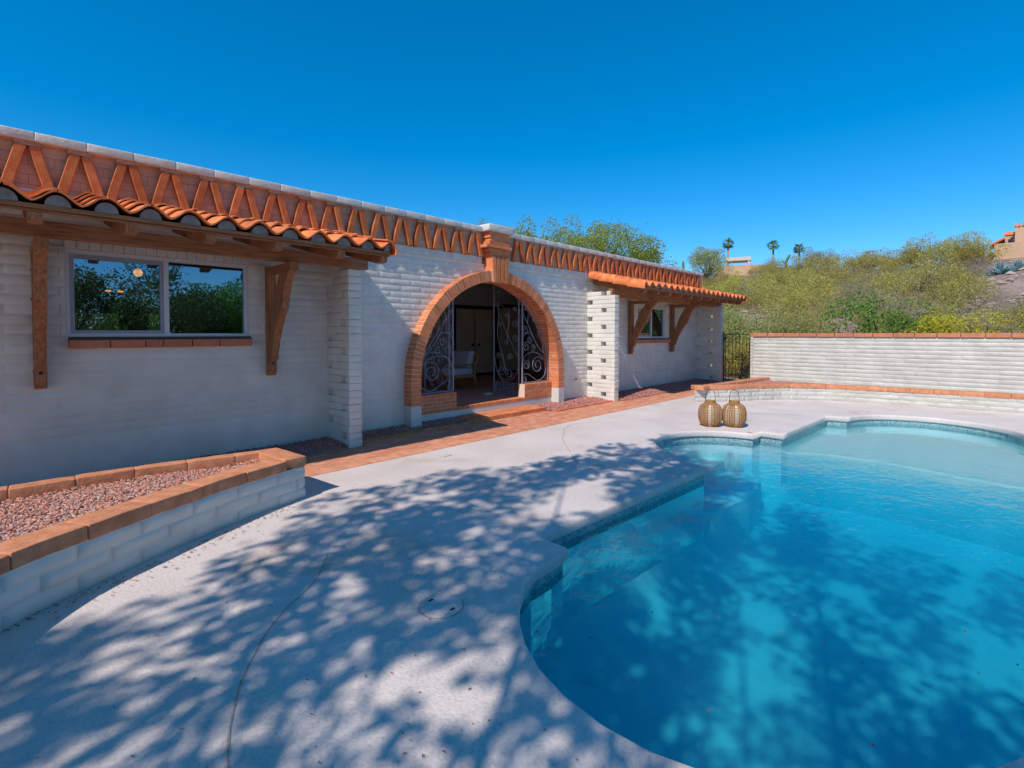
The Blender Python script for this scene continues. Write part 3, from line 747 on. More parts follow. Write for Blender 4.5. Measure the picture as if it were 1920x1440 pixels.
# closet doors and dark framed bays at the back of the porch
cd = part('closet_door_frame', (lambda b: (box(b, 9.70, 9.80, 11.90, 12.06, FL, 2.52), box(b, 11.45, 11.68, 11.90, 12.06, FL, 2.52), box(b, 13.0, 13.1, 11.90, 12.06, FL, 2.62), box(b, 9.80, 11.45, 11.90, 12.06, 2.42, 2.52), box(b, 11.68, 13.0, 11.90, 12.06, 2.50, 2.62), box(b, 9.80, 11.45, 11.90, 12.05, FL, FL + .06), box(b, 11.68, 13.0, 11.90, 12.05, FL, FL + .06)) and b)(bmesh.new()), M_darkwood)
for xa, xb, hx in ((9.83, 10.60, 10.50), (10.66, 11.42, 10.76)):
    bm = bmesh.new(); box(bm, xa, xb, 11.95, 12.0, FL + .07, 2.41)
    box(bm, xa + .10, xb - .10, 11.945, 11.95, FL + .25, 1.1); box(bm, xa + .10, xb - .10, 11.945, 11.95, 1.25, 2.28)
    d = part('closet_door', bm, M_door)
    bm = bmesh.new(); lathe(bm, [(.02, 0), (.045, .01), (.045, .035), (.02, .05)], (0, 0, 0), 14)
    for v in bm.verts: v.co = Vector((v.co.x + hx, 11.945 - v.co.z, v.co.y + 1.26))
    k = part('door_knob', bm, M_black, d); k.location = (0, 0, 0)
bm = bmesh.new(); box(bm, 11.69, 12.99, 11.96, 12.0, FL + .07, 2.49); part('closet_door', bm, M_door)
bm = bmesh.new()
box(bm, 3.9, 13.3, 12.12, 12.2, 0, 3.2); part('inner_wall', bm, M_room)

# ---- doorstop stone and brick step, tap
t = thing('door_stop', 'flat pale stone lying on the porch floor at the open iron gate', 'door stop', (7.55, 8.05, FL))
bm = bmesh.new(); lathe(bm, [(.10, 0), (.125, .012), (.12, .03), (.05, .038)], (7.55, 8.05, FL - .004), 18); obj('stone', bm, M_cap, t, True)
t = thing('porch_step', 'low orange brick step in front of the arched porch entrance', 'step', (6.8, 6.8, 0))
bm = bmesh.new(); box(bm, 5.86, 7.83, 6.62, HY - .012, -.02, .078); obj('mortar', bm, M_mortar, t)
bm = bmesh.new(); x = 5.855
while x < 7.80:
    b_ = min(x + .205, 7.84); rbox(bm, x + .004, b_ - .004, 6.605, 6.70, -.01, .042, .004, .002, 1); rbox(bm, x + .004, (x + b_) / 2 - .003, 6.605, 6.80, .046, .088, .004, .002, 1); rbox(bm, (x + b_) / 2 + .003, b_ - .004, 6.605, 6.80, .046, .088, .004, .002, 1)
    y = 6.804
    while y < HY - .05:
        rbox(bm, x + .004, b_ - .004, y + .003, y + .097, .04, .087, .004, .002, 1); y += .1
    x += .205
obj('brick', bm, M_brick, t)
bm = bmesh.new(); tube(bm, [(9.55, HY, .52), (9.55, HY - .09, .52), (9.55, HY - .12, .47)], .013, 8); tube(bm, [(9.50, HY - .06, .56), (9.60, HY - .06, .56)], .010, 6); tube(bm, [(9.55, HY - .06, .52), (9.55, HY - .06, .56)], .008, 6)
part('garden_tap', bm, M_brass, label='small brass tap low on the white wall')

# ---- perforated wing walls with half-block openings
def wing(x0, yf, lab, ztop=2.50, back=2.69):
    bm = bmesh.new(); x1 = x0 + .2; D = HY - yf
    cols = [HY, HY - .145, HY - .395, HY - .545, yf]
    z = -.05; k = 0
    zz = [(-.05, 0)] + [(i * CO, 0) for i in range(0)]
    for k in range(0, 26):
        z0, z1 = k * CO, (k + 1) * CO
        if k == 0: z0 = -.05
        if z0 > back: break
        segs = []
        if k % 4 == 1: segs = [(HY + .01, HY - .395), (HY - .545, yf)]
        elif k % 4 == 3: segs = [(HY - .145, yf)]
        elif k % 2 == 0: segs = [(HY + .01, HY - .27), (HY - .27, yf)] if k % 4 == 0 else [(HY + .01, HY - .45), (HY - .45, yf)]
        for a, b_ in segs:
            z1_ = z1
            if z0 >= ztop - .05: b_ = max(b_, yf + .13)
            dx = random.uniform(-.003, .003)
            rbox(bm, x0 + dx, x1 + dx + random.uniform(-.004, .004), b_ + random.uniform(-.005, .005) , a, z0 + .001, z1_ - .001, .010, .006, 3)
    o = part('wing_wall', bm, M_white, smooth=True, label=lab)
    return o
wing(3.37, 6.46, 'perforated white block wing wall at the left end of the arch bay')
wing(10.05, 6.34, 'perforated sunlit white block wing wall right of the arch bay')
wing(16.42, 6.30, 'perforated white block wing wall at the far end of the house')

# ---- windows
def window(w, lab, sash_left=True, sill=(0, 0)):
    x0, x1, z0, z1 = w; y = HY + .005
    t = part('window', (lambda b: (box(b, x0, x1, y, y + .07, z0, z0 + .03), box(b, x0, x1, y, y + .07, z1 - .035, z1), box(b, x0, x0 + .025, y, y + .07, z0 + .03, z1 - .035), box(b, x1 - .03, x1, y, y + .07, z0 + .03, z1 - .035)) and b)(bmesh.new()), M_frame, label=lab)
    xm = x0 + (x1 - x0) * .497
    def sub(name, fn, m): 
        b = bmesh.new(); fn(b); o = part(name, b, m, t); o.location = (0, 0, 0); return o
    sub('mullion', lambda b: box(b, xm - .02, xm + .03, y - .008, y + .06, z0 + .03, z1 - .035), M_frame)
    sub('sash', lambda b: (box(b, x0 + .025, xm - .02, y + .006, y + .05, z0 + .03, z0 + .065), box(b, x0 + .025, xm - .02, y + .006, y + .05, z1 - .085, z1 - .035), box(b, x0 + .025, x0 + .065, y + .006, y + .05, z0 + .065, z1 - .085), box(b, xm - .055, xm - .02, y + .006, y + .05, z0 + .065, z1 - .085)), M_frame2)
    sub('pane', lambda b: box(b, x0 + .06, xm - .05, y + .03, y + .036, z0 + .06, z1 - .08), M_glass)
    sub('pane', lambda b: box(b, xm + .03, x1 - .03, y + .045, y + .051, z0 + .03, z1 - .035), M_glass)
    return t
window(W1, 'wide two pane sliding window with a round lamp glowing inside')
window(W2, 'small two pane sliding window behind a wooden bracket')
# reveals round the openings and proud block surrounds between the brackets
for x0, x1, z0, z1 in (W1, W2):
    bm = bmesh.new(); box(bm, x0 - .012, x0, HY - .012, HY + .19, z0 - .01, z1 + .01); box(bm, x1, x1 + .012, HY - .012, HY + .19, z0 - .01, z1 + .01); box(bm, x0, x1, HY - .012, HY + .19, z1, z1 + .012); box(bm, x0, x1, HY - .010, HY + .19, z0 - .012, z0)
    part('window_reveal', bm, M_parge)
for xa, xb, zt, seed in ((.31, .457, 2.55, 3), (2.275, 2.485, 2.55, 4), (.457, 2.275, 2.55, 6), (12.07, 12.448, 2.47, 8), (14.112, 14.36, 2.47, 9)):
    bm = bmesh.new(); zb = {6: 2.545}.get(seed, 1.60 if xa < 5 else 1.46)
    if seed == 6:
        x = xa
        while x < xb - .01:
            b_ = min(x + .102, xb); rbox(bm, x + .002, b_ - .002, HY - .020, HY, zb, 2.66, .004, .002, 2); x = b_
    else:
        slump_wall(bm, lambda u, z, h: (u, HY - .016 - h * .7, z), xa, xb, zb, zt, seed, 1, 0)
        box(bm, xa, xb, HY - .016, HY, zb, zt)
    part('window_surround', bm, M_white, smooth=False)
def sill(x0, x1, z0, z1):
    bm = bmesh.new(); x = x0
    for k, wdt in enumerate([.345, .32, .17, .30, .30, .34, .3, .3, .3, .3]):
        b_ = min(x + wdt, x1)
        if x1 - b_ < .08: b_ = x1
        rbox(bm, x + .004, b_ - .004, HY - .085, HY - .004, z0, z1 - .028, .008, .004)
        x = b_
        if x >= x1: break
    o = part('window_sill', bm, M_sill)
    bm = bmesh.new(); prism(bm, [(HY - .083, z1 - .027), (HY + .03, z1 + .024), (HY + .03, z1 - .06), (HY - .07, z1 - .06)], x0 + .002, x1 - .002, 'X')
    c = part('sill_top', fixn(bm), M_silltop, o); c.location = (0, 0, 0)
sill(.475, 2.295, 1.465, 1.585); sill(12.33, 14.37, 1.345, 1.475)
# room behind the left window: dark shell, rear window, hanging lamp and downlights
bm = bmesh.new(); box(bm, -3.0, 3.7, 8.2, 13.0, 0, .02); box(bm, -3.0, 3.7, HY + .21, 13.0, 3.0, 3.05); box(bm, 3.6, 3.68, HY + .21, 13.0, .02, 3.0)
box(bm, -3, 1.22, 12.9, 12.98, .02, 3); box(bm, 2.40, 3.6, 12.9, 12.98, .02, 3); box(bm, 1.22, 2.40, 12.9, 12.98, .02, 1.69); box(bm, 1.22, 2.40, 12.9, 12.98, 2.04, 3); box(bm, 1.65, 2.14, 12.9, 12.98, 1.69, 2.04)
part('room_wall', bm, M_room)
bm = bmesh.new(); bmesh.ops.create_uvsphere(bm, u_segments=20, v_segments=12, radius=.07, matrix=Matrix.Translation((1.69, 11.0, 2.72))); part('ceiling_lamp', bm, M_lamp, smooth=True)
for x_ in (1.325, 1.50):
    bm = bmesh.new(); bmesh.ops.create_uvsphere(bm, u_segments=16, v_segments=8, radius=.05, matrix=Matrix.Translation((x_, 11.5, 2.40)) @ Matrix.Diagonal((1, 1, .35, 1))); part('ceiling_lamp', bm, M_lamp, smooth=True)

# ---- tiled shade roofs with beams, rafters and brackets
SL = .24
def zr(y): return 2.815 + SL * (y - 6.42)      # top plane of the rafters
def awning(X0, X1, lab, gable_l, gable_r, rafters, beam, brackets):
    t = part('shade_roof', (lambda b: prism(b, [(5.66, zr(5.66)), (HY - .02, zr(HY - .02)), (HY - .02, zr(HY - .02) + .022), (5.66, zr(5.66) + .022)], X0 + .02, X1 - .02, 'X') or b)(bmesh.new()), M_beam, label=lab)
    def sub(name, b, m, smooth=False, label=None): 
        o = part(name, b, m, t, smooth, label); o.location = (0, 0, 0); return o
    # tiles: S profile courses
    b = bmesh.new(); P = .318; prof = []
    for k in range(13):
        a = k / 12
        prof.append((a, .058 * (2 * (.5 + .5 * math.cos(2 * math.pi * a)) ** .72 - 1)))     # cover at a=0 / 1, pan at a=.5
    ncol = int(round((X1 - X0 - .1) / P)); xo = X0 + .05
    ys = [5.55, 5.95, 6.335, 6.72, HY - .01]
    for c in range(ncol):
        for r_ in range(4):
            ya, yb = ys[r_], ys[r_ + 1] + (.07 if r_ < 3 else 0)
            jx, jz, jt = random.uniform(-.007, .007), random.uniform(-.004, .005), random.uniform(-.006, .006)
            Vt, Vb = [], []
            for (y, lift) in ((ya, .048), (yb, .004)):
                row, rowb = [], []
                for a, h in prof:
                    hh = h if h > 0 else h * .75
                    x = xo + (c + a) * P + jx; zz = zr(y) + .108 + lift + hh + jz + jt * (a - .5)
                    row.append(b.verts.new((x, y, zz))); rowb.append(b.verts.new((x, y, zz - .019)))
                Vt.append(row); Vb.append(rowb)
            for k in range(12):
                b.faces.new((Vt[0][k], Vt[0][k + 1], Vt[1][k + 1], Vt[1][k])); b.faces.new((Vb[0][k], Vb[1][k], Vb[1][k + 1], Vb[0][k + 1])); b.faces.new((Vt[0][k], Vb[0][k], Vb[0][k + 1], Vt[0][k + 1]))
            for q in (0, 12): b.faces.new((Vt[0][q], Vt[1][q], Vb[1][q], Vb[0][q]))
    # rake tiles: barrel shells hanging over the gable edges
    for (gx, s, on) in ((X0, 1, gable_l), (X1, -1, gable_r)):
        if not on: continue
        for r_ in range(4):
            ya, yb = ys[r_] - .01, ys[r_ + 1] + .05
            ring = []
            for y, lift in ((ya, .03), (yb, .0)):
                o_, i_ = [], []
                for k in range(11):
                    a = math.pi * (.5 + .62 * k / 10 * 1.0) if s > 0 else math.pi * (.5 - .62 * k / 10)
                    for lst, rr in ((o_, .15), (i_, .134)):
                        lst.append(b.verts.new((gx + s * .13 + rr * math.cos(a), y, zr(y) + .055 + lift + rr * math.sin(a) * .95)))
                ring.append((o_, i_))
            for k in range(10):
                b.faces.new((ring[0][0][k], ring[0][0][k + 1], ring[1][0][k + 1], ring[1][0][k])); b.faces.new((ring[0][1][k], ring[1][1][k], ring[1][1][k + 1], ring[0][1][k + 1])); b.faces.new((ring[0][0][k], ring[0][1][k], ring[0][1][k + 1], ring[0][0][k + 1]))
            for k in (0, 10): b.faces.new((ring[0][0][k], ring[1][0][k], ring[1][1][k], ring[0][1][k]))
    sub('roof_tiles', fixn(b), M_tile)
    # cement closing the mouths of the cover tiles, and drip board under them
    b = bmesh.new(); cz = zr(5.62)
    for c in range(ncol + 1):
        xc = xo + c * P; pts = [(xc + .085 * math.cos(math.pi * k / 8), cz + .062 + .098 * math.sin(math.pi * k / 8)) for k in range(9)]
        pts = [(min(max(x, X0 + .06), X1 - .06), z) for x, z in pts]
        if pts[0][0] - pts[-1][0] > .05: prism(b, pts, 5.60, 5.72, 'Y')
    box(b, X0 + .05, X1 - .05, 5.60, 5.655, cz + .036, cz + .066, 1); sub('drip_board', fixn(b), [M_tilecem, M_beam])
    for x in rafters:
        b = bmesh.new(); prism(b, [(5.66, zr(5.66) - .002), (HY - .03, zr(HY - .03) - .002), (HY - .03, zr(HY - .03) - .125), (5.80, zr(5.80) - .115), (5.68, zr(5.68) - .075)], x, x + .09, 'X')
        sub('rafter', fixn(b), M_wood)
    b = bmesh.new(); rbox(b, beam[0], beam[1], 6.42, 6.52, beam[2], 2.695, .004, .001, 1); sub('beam', b, M_beam)
    for x in brackets:
        b = bmesh.new(); box(b, x, x + .10, HY - .13, HY - .018, 1.13, 2.425)
        prism(b, [(HY - .018, 1.13), (HY - .13, 1.13), (HY - .10, 1.055), (HY - .018, 1.055)], x, x + .10, 'X')
        o = sub('bracket_post', fixn(b), M_wood)
        for yy_, zz_ in ((HY - .075, 2.28), (HY - .075, 1.98), (HY - .08, 1.24)):
            b = bmesh.new(); tube(b, [(x - .006, yy_, zz_), (x + .02, yy_, zz_)], .014, 8); sub('bolt', b, M_darkwood)
        b = bmesh.new(); tube(b, [(x + .05, HY - .136, 1.22), (x + .05, HY - .12, 1.22)], .018, 8); sub('bolt', b, M_darkwood)
        b = bmesh.new(); box(b, x - .003, x + .103, 6.245, HY - .018, 2.428, 2.52); o2 = sub('bracket_arm', b, M_wood)
        F = [(6.30, 2.426), (6.44, 2.426), (6.66, 2.16), (6.735, 1.98), (6.90, 1.70), (7.03, 1.40), (7.045, 1.27)]
        front = [(6.315, 2.426), (6.42, 2.29), (6.50, 2.13), (6.545, 1.99), (6.56, 1.94), (6.65, 1.86), (6.74, 1.72), (6.83, 1.56), (6.90, 1.40), (6.935, 1.27)]
        backp = [(6.985, 1.27), (6.985, 1.52), (6.95, 1.72), (6.87, 1.95), (6.74, 2.22), (6.60, 2.426)]
        b = bmesh.new(); prism(b, front + backp, x + .004, x + .096, 'X'); bmesh.ops.recalc_face_normals(b, faces=b.faces[:]); sub('bracket_brace', b, M_wood)
    return t
awning(-2.9, 3.56, 'tiled shade roof over the wide left window', False, True, [-1.75, -1.10, -.45, .15, .79, 1.43, 2.09, 2.83, 3.42], (-3, 3.66, 2.545), [.20, 2.49])
awning(10.03, 16.55, 'tiled shade roof over the small far window', True, True, [10.25 + .62 * k for k in range(10)] + [16.36], (10.06, 16.80, 2.49), [11.96, 14.42])

# ---- wrought iron: scroll panels either side and open gate leaves
def spiral(cx, cz, r, turns, a0, s=1, n=34):
    turns *= .78
    return [(cx + r * (1 - .74 * k / n) * math.cos(a0 + s * 2 * math.pi * turns * k / n), cz + r * (1 - .74 * k / n) * math.sin(a0 + s * 2 * math.pi * turns * k / n)) for k in range(n + 1)]
def bez(p0, p1, p2, p3, n=16): return [tuple((1 - t) ** 3 * a + 3 * (1 - t) ** 2 * t * b_ + 3 * (1 - t) * t * t * c + t ** 3 * d for a, b_, c, d in zip(p0, p1, p2, p3)) for t in [k / n for k in range(n + 1)]]
def archz(u, r=RI - .03): return ASP + math.sqrt(max(.0001, r * r - (u - ACX) ** 2)) if abs(u - ACX) < r else ASP
def right_curves():
    C_ = []
    for x, z, r, a, s, tn in ((7.897, .939, .115, 2.6, -1, 1.9), (8.264, .922, .20, .6, 1, 2.1), (7.835, .617, .08, 3.1, -1, 1.7), (8.006, 1.463, .085, 3.3, -1, 1.7), (7.896, 1.338, .10, 1.2, 1, 1.8), (8.117, 1.302, .08, 2.2, -1, 1.6), (7.849, 1.694, .10, 2.8, -1, 1.8), (7.911, 2.208, .09, 3.6, 1, 1.7), (8.164, 1.951, .075, 4.3, -1, 1.6), (8.361, 1.61, .11, 1.6, 1, 1.8)):
        C_.append(spiral(x, z, r, tn, a, s))
    C_ += [bez((7.74, .96), (7.85, 1.30), (8.30, 1.30), (8.545, .97)), bez((8.545, .97), (8.62, .70), (8.40, .52), (8.20, .60)), bez((8.20, .60), (8.05, .68), (7.93, .80), (7.80, .72)),
           bez((7.745, 2.13), (7.85, 1.95), (8.0, 1.75), (8.12, 1.55)), bez((8.12, 1.55), (8.25, 1.35), (8.40, 1.2), (8.513, 1.19)), bez((7.745, 1.42), (7.80, 1.66), (8.02, 1.72), (8.12, 1.54)),
           bez((7.93, 1.86), (7.93, 2.0), (8.0, 2.12), (8.12, 2.14)), bez((8.25, 1.7), (8.22, 1.85), (8.3, 1.95), (8.36, 1.93)), bez((7.745, 1.10), (7.80, 1.25), (7.83, 1.22), (7.83, 1.3)), bez((8.45, 1.2), (8.42, 1.33), (8.46, 1.42), (8.52, 1.45))]
    return C_
def panel(name, curves, P, frame, rad=.0062):
    bm = bmesh.new()
    for c in curves: tube(bm, [P(u, z) for u, z in c], rad, 5)
    for c, r in frame: tube(bm, [P(u, z) for u, z in c], r, 6)
    return bm
PR = lambda u, z: (u, HY + .085, z)
uu = [7.765 + (8.62 - 7.765) * k / 16 for k in range(17)]
frame = [([(7.765, .545), (7.765, 2.46)], .017), ([(7.765, .55), (8.63, .55)], .014), ([(u, min(2.46, archz(u))) for u in uu] + [(8.63, .9), (8.63, .55)], .013)]
part('iron_grille', panel('g', [[(u, min(z, archz(u) - .01)) for u, z in c] for c in right_curves()], PR, frame), M_iron, label='grey scrollwork iron grille above the right low wall')
mir = lambda c: [(2 * ACX - u + .045, z) for u, z in c]
lc = [[(u, min(z, archz(u) - .01)) for u, z in mir(c)] for c in right_curves()]
lc += [bez((5.18, 1.23), (5.35, 1.45), (5.6, 1.8), (5.84, 2.1)), bez((5.15, 1.2), (5.4, 1.4), (5.75, 1.25), (5.85, .95))]
frame = [([(5.85, .545), (5.85, 2.40)], .017), ([(5.85, .55), (4.98, .55)], .014), ([(mir([(u, 0)])[0][0], min(2.40, archz(mir([(u, 0)])[0][0]))) for u in uu] + [(4.96, .9), (4.96, .55)], .013)]
part('iron_grille', panel('g', lc, PR, frame), M_iron, label='grey scrollwork iron grille above the left low wall')
def leaf(X, lab, flip=1):
    # leaf swung inwards, lying along Y; u runs from the hinge (0) to the free edge (.8)
    P = lambda u, z: (X, 7.31 + u, z)
    C_ = []
    for y, z, r, a, s, tn in ((7.925, 1.827, .065, 1, 1, 1.6), (7.68, 2.016, .075, 5, -1, 1.7), (7.428, 1.853, .09, 2, 1, 1.8), (7.443, 2.158, .06, 4, -1, 1.6), (7.413, 1.537, .09, 2.5, 1, 1.8), (7.91, 1.132, .08, 1, -1, 1.7), (7.561, 1.111, .085, 5.2, 1, 1.8), (7.833, .809, .125, 2, 1, 1.9), (7.605, .757, .115, 1, -1, 1.9), (7.695, 1.417, .05, 1, 1, 1.5), (7.909, 2.552, .07, 3, 1, 1.5)):
        C_.append(spiral(y - 7.31, z, r, tn, a, s))
    C_ += [bez((.735, 2.42), (.60, 2.0), (.30, 1.5), (.015, 1.13)), bez((.63, 2.3), (.60, 1.8), (.75, 1.6), (.56, 1.3)), bez((.56, 1.3), (.42, 1.1), (.5, .95), (.40, .88)), bez((.33, 2.2), (.2, 1.9), (.42, 1.6), (.33, 1.45)),
           bez((.76, 1.2), (.74, .7), (.5, .5), (.35, .56)), bez((.35, .56), (.2, .6), (.05, .7), (.02, .9)), bez((.65, .8), (.62, .6), (.3, .5), (.17, .75)), bez((.45, 2.2), (.52, 2.3), (.6, 2.2), (.6, 2.35))]
    C_ += [[(.02, .53), (.77, .53)]]
    for k in range(9):
        a = .02 + k * .094; C_.append([(a, .24), (min(.77, a + .2), .52)]); C_.append([(min(.77, a + .2), .24), (a, .52)])
    fr = [([(0, .225), (0, 2.49)], .016), ([(.775, .24), (.775, 2.70)], .016), ([(0, .235), (.775, .235)], .012), (bez((0, 2.47), (.3, 2.46), (.35, 2.52), (.5, 2.64)) + bez((.5, 2.64), (.6, 2.70), (.7, 2.71), (.775, 2.69)), .013)]
    return part('gate_leaf', panel('g', C_, P, fr, .0065), M_iron, label=lab)
leaf(7.765, 'right leaf of the grey scrollwork iron gate, swung open inwards')
leaf(5.84, 'left leaf of the grey scrollwork iron gate, swung open behind the grille')

# ---- porch armchair with pale cushions
ch = thing('armchair', 'teak armchair with pale grey cushions inside the arched porch', 'armchair', (7.72, 9.55, FL))
def cpart(name, bm, m, smooth=False): return obj(name, bm, m, ch, smooth)
bm = bmesh.new(); rbox(bm, 7.40, 8.16, 9.25, 9.95, .60, .76, .05, .01, 4); cpart('seat_cushion', bm, M_cushion, True)
bm = bmesh.new(); rbox(bm, 8.02, 8.20, 9.27, 9.93, .76, 1.19, .06, .012, 4)
for v in bm.verts: v.co.x += (v.co.z - .76) * .28 - .05
cpart('back_cushion', bm, M_cushion, True)
bm = bmesh.new(); rbox(bm, 7.36, 8.20, 9.22, 9.29, .53, .60, .01, .001, 2); rbox(bm, 7.36, 8.20, 9.91, 9.98, .53, .60, .01, .001, 2); rbox(bm, 7.36, 7.43, 9.30, 9.90, .53, .60, .01, .001, 2); rbox(bm, 8.13, 8.20, 9.30, 9.90, .53, .60, .01, .001, 2)
cpart('seat_frame', bm, M_teak)
for y in (9.24, 9.95):
    bm = bmesh.new(); tube(bm, [(8.26, y, FL), (8.19, y, .58), (8.24, y, .9), (8.36, y, 1.14)], [.022, .035, .032, .02], 8); cpart('back_leg', bm, M_teak, True)
    bm = bmesh.new(); tube(bm, [(7.38, y, FL), (7.42, y, .58), (7.42, y, .84)], [.02, .032, .026], 8); cpart('front_leg', bm, M_teak, True)
    bm = bmesh.new(); rbox(bm, 7.36, 8.26, y - .035, y + .035, .84, .87, .01, .002, 2); cpart('armrest', bm, M_teak, True)
bm = bmesh.new(); rbox(bm, 8.31, 8.36, 9.25, 9.94, 1.06, 1.12, .012, .001, 2); cpart('back_rail', bm, M_teak, True)

# ------------------------------------------------------------------ planters
def spl(P, n=10):
    P = [Vector(p) for p in P]; Q = []
    for i in range(len(P) - 1):
        for k in range(n):
            t = k / n; p0 = P[max(i - 1, 0)]; p1 = P[i]; p2 = P[i + 1]; p3 = P[min(i + 2, len(P) - 1)]
            Q.append(.5 * ((2 * p1) + (p2 - p0) * t + (2 * p0 - 5 * p1 + 4 * p2 - p3) * t * t + (3 * p1 - p0 - 3 * p2 + p3) * t ** 3))
    Q.append(P[-1]); return Q
def walk(Q):
    L_ = [0]
    for a, b_ in zip(Q, Q[1:]): L_.append(L_[-1] + (b_ - a).length)
    def at(u):
        u = min(max(u, 0), L_[-1] - 1e-6)
        i = max(0, min(len(Q) - 2, next(k for k in range(len(L_)) if L_[k] > u) - 1))
        t = (u - L_[i]) / max(1e-9, L_[i + 1] - L_[i]); p = Q[i].lerp(Q[i + 1], t); d = (Q[min(i + 2, len(Q) - 1)] - Q[max(0, i - 1)]).normalized()
        return p, d
    return L_[-1], at
def planter(name, lab, front_runs, inner, coping_runs, gbox, top, gm, gn, zg, ginside, base):
    t = thing(name, lab, 'planter', base)
    bm = bmesh.new(); zt = top - .10
    for k, run in enumerate(front_runs):
        Lg, at = walk(run)
        def P(u, z, h):
            p, d = at(u); return (p.x + d.y * (h - .01), p.y - d.x * (h - .01), z)
        slump_wall(bm, P, 0, Lg, -.03, zt + .003, 11 + k, 1.25, 0, nz=6)
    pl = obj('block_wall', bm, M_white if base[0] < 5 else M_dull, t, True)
    bm = bmesh.new(); V = [Vector((p[0], p[1], 0)) for p in inner]
    prism(bm, inner, -.03, zt - .002, 'Z'); obj('fill', fixn(bm), M_parge, t)
    bm = bmesh.new()
    for run, w, side in coping_runs:       # run of adobe coping blocks, width w to the given side
        Lg, at = walk(run); n = max(1, round(Lg / .40)); st = Lg / n
        for k in range(n):
            b2 = bmesh.new(); m_ = 5; a = k * st + .0015; b_ = (k + 1) * st - .0015; dz = random.uniform(-.003, .003); dj = random.uniform(-.005, .005)
            lo = []
            for q in range(m_ + 1):
                p, d = at(a + (b_ - a) * q / m_); nrm = Vector((d.y, -d.x))
                o_ = p + nrm * (.010 + dj); i_ = p - nrm * (w + dj)
                lo.append([b2.verts.new((v.x, v.y, z_)) for v, z_ in ((o_, zt + .002), (o_, top + dz), (i_, top + dz), (i_, zt + .002))])
            for q in range(m_):
                for e in range(4): b2.faces.new((lo[q][e], lo[q + 1][e], lo[q + 1][(e + 1) % 4], lo[q][(e + 1) % 4]))
            b2.faces.new(lo[0]); b2.faces.new(lo[-1][::-1]); bmesh.ops.recalc_face_normals(b2, faces=b2.faces[:])
            bmesh.ops.bevel(b2, geom=[e for e in b2.edges if e.calc_face_angle(0) > .6], offset=.010, segments=3, affect='EDGES', profile=.6)
            ox = random.random() * 99; mp = {}
            for v in b2.verts: mp[v] = bm.verts.new(v.co + noise.noise_vector(v.co * 10 + Vector((ox, 0, 0))) * .005)
            for f in b2.faces: bm.faces.new([mp[v] for v in f.verts])
            b2.free()
    obj('coping', bm, M_adobe, t, True)
    bm = bmesh.new(); stones(bm, gn, ginside, gbox, zg, .009, .021)
    g = obj('gravel', bm, gm, t); g['kind'] = 'stuff'
    return t
# left planter: curved front, straight back
LF = spl([(-1.15, 1.7), (-.98, 2.3), (-.72, 2.87), (-.43, 3.36), (-.02, 3.85), (.43, 4.14), (.83, 4.36), (1.40, 4.63), (2.05, 4.845)])
LE = [Vector((2.05, 4.845)), Vector((1.985, 5.44))]; LB = [Vector((1.985, 5.44)), Vector((1.0, 5.585)), Vector((0, 5.62)), Vector((-1.6, 5.64))]
outl = [tuple(v) for v in LF] + [tuple(v) for v in LE[1:]] + [tuple(v) for v in LB[1:]]
gin = poly_offset(outl, .12); gin2 = poly_offset(outl, .19)
planter('planter', 'raised curved planter on the left with adobe coping and pink gravel', [LF, LE, LB], [tuple(p) for p in poly_offset(outl, .012)], [([p for p in LF if p.x < 1.8] + [Vector((1.845, 4.782))], .215, 1), (LE, .20, 1), (LB, .125, 1)],
        (-.6, 2, 3.4, 5.6), .41, M_gravel, 7500, lambda x, y: .322 + .03 * noise.noise(Vector((x * 2, y * 2, 0))) + random.uniform(0, .012), lambda x, y: in_poly(x, y, gin), (.4, 4.8, 0))
# right planter along the far boundary wall
RF = spl([(12.03, 4.34), (12.75, 3.95), (13.40, 3.42), (13.85, 2.6), (14.12, 1.4), (14.27, .2), (14.34, -.8), (14.36, -2.2), (14.36, -4.0)])
RE = [Vector((11.33, 4.94)), Vector((12.03, 4.34))]; RB = [Vector((15.08, 4.62)), Vector((11.33, 4.94))]
outr = [tuple(RE[0])] + [tuple(v) for v in RF] + [(15.08, -4.0), (15.08, 4.62)]
ginr = poly_offset(outr, .2)
planter('planter', 'raised curved planter against the far white wall with reddish gravel', [RE, RF, RB], [tuple(p) for p in poly_offset(outr, .012)], [(RE, .22, 1), (RF, .22, 1), (RB, .22, 1)],
        (11.5, 15.05, -3.5, 5), .385, M_gravelr, 7000, lambda x, y: .305 + random.uniform(0, .014), lambda x, y: in_poly(x, y, ginr), (13.6, 3, 0))

# ---- boundary wall of slump block with brick cap, and its return to the gate
bw = thing('boundary_wall', 'tall white slump block garden wall with red brick cap at the far end', 'wall', (15.2, 1, 0))
bm = bmesh.new(); slump_wall(bm, lambda u, z, h: (15.10 - h * 1.1, u, z), -9, 4.87, .2, 1.53, 21, 1.1, 0)
slump_wall(bm, lambda u, z, h: (u, 4.87 + h, z), 15.10, 16.65, -.05, 1.53, 22, 1, 0, nz=4)
slump_wall(bm, lambda u, z, h: (16.50 - h, u, z), 4.87, 5.40, -.05, 1.53, 23, 1, 0, nz=4)
box(bm, 15.115, 15.30, -9, 4.86, 0, 1.53); box(bm, 15.30, 16.66, 4.70, 4.86, 0, 1.53); box(bm, 16.52, 16.68, 4.86, 5.39, 0, 1.53)
bmesh.ops.recalc_face_normals(bm, faces=bm.faces[:])
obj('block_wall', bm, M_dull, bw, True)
bm = bmesh.new(); y = 4.88
while y > -8.9:
    rbox(bm, 15.05, 15.33, y - .40, y - .005, 1.534, 1.632, .012, .003, 2); y -= .405
x = 15.335
while x < 16.6: rbox(bm, x, x + .40, 4.66, 4.90, 1.534, 1.632, .012, .003, 2); x += .405
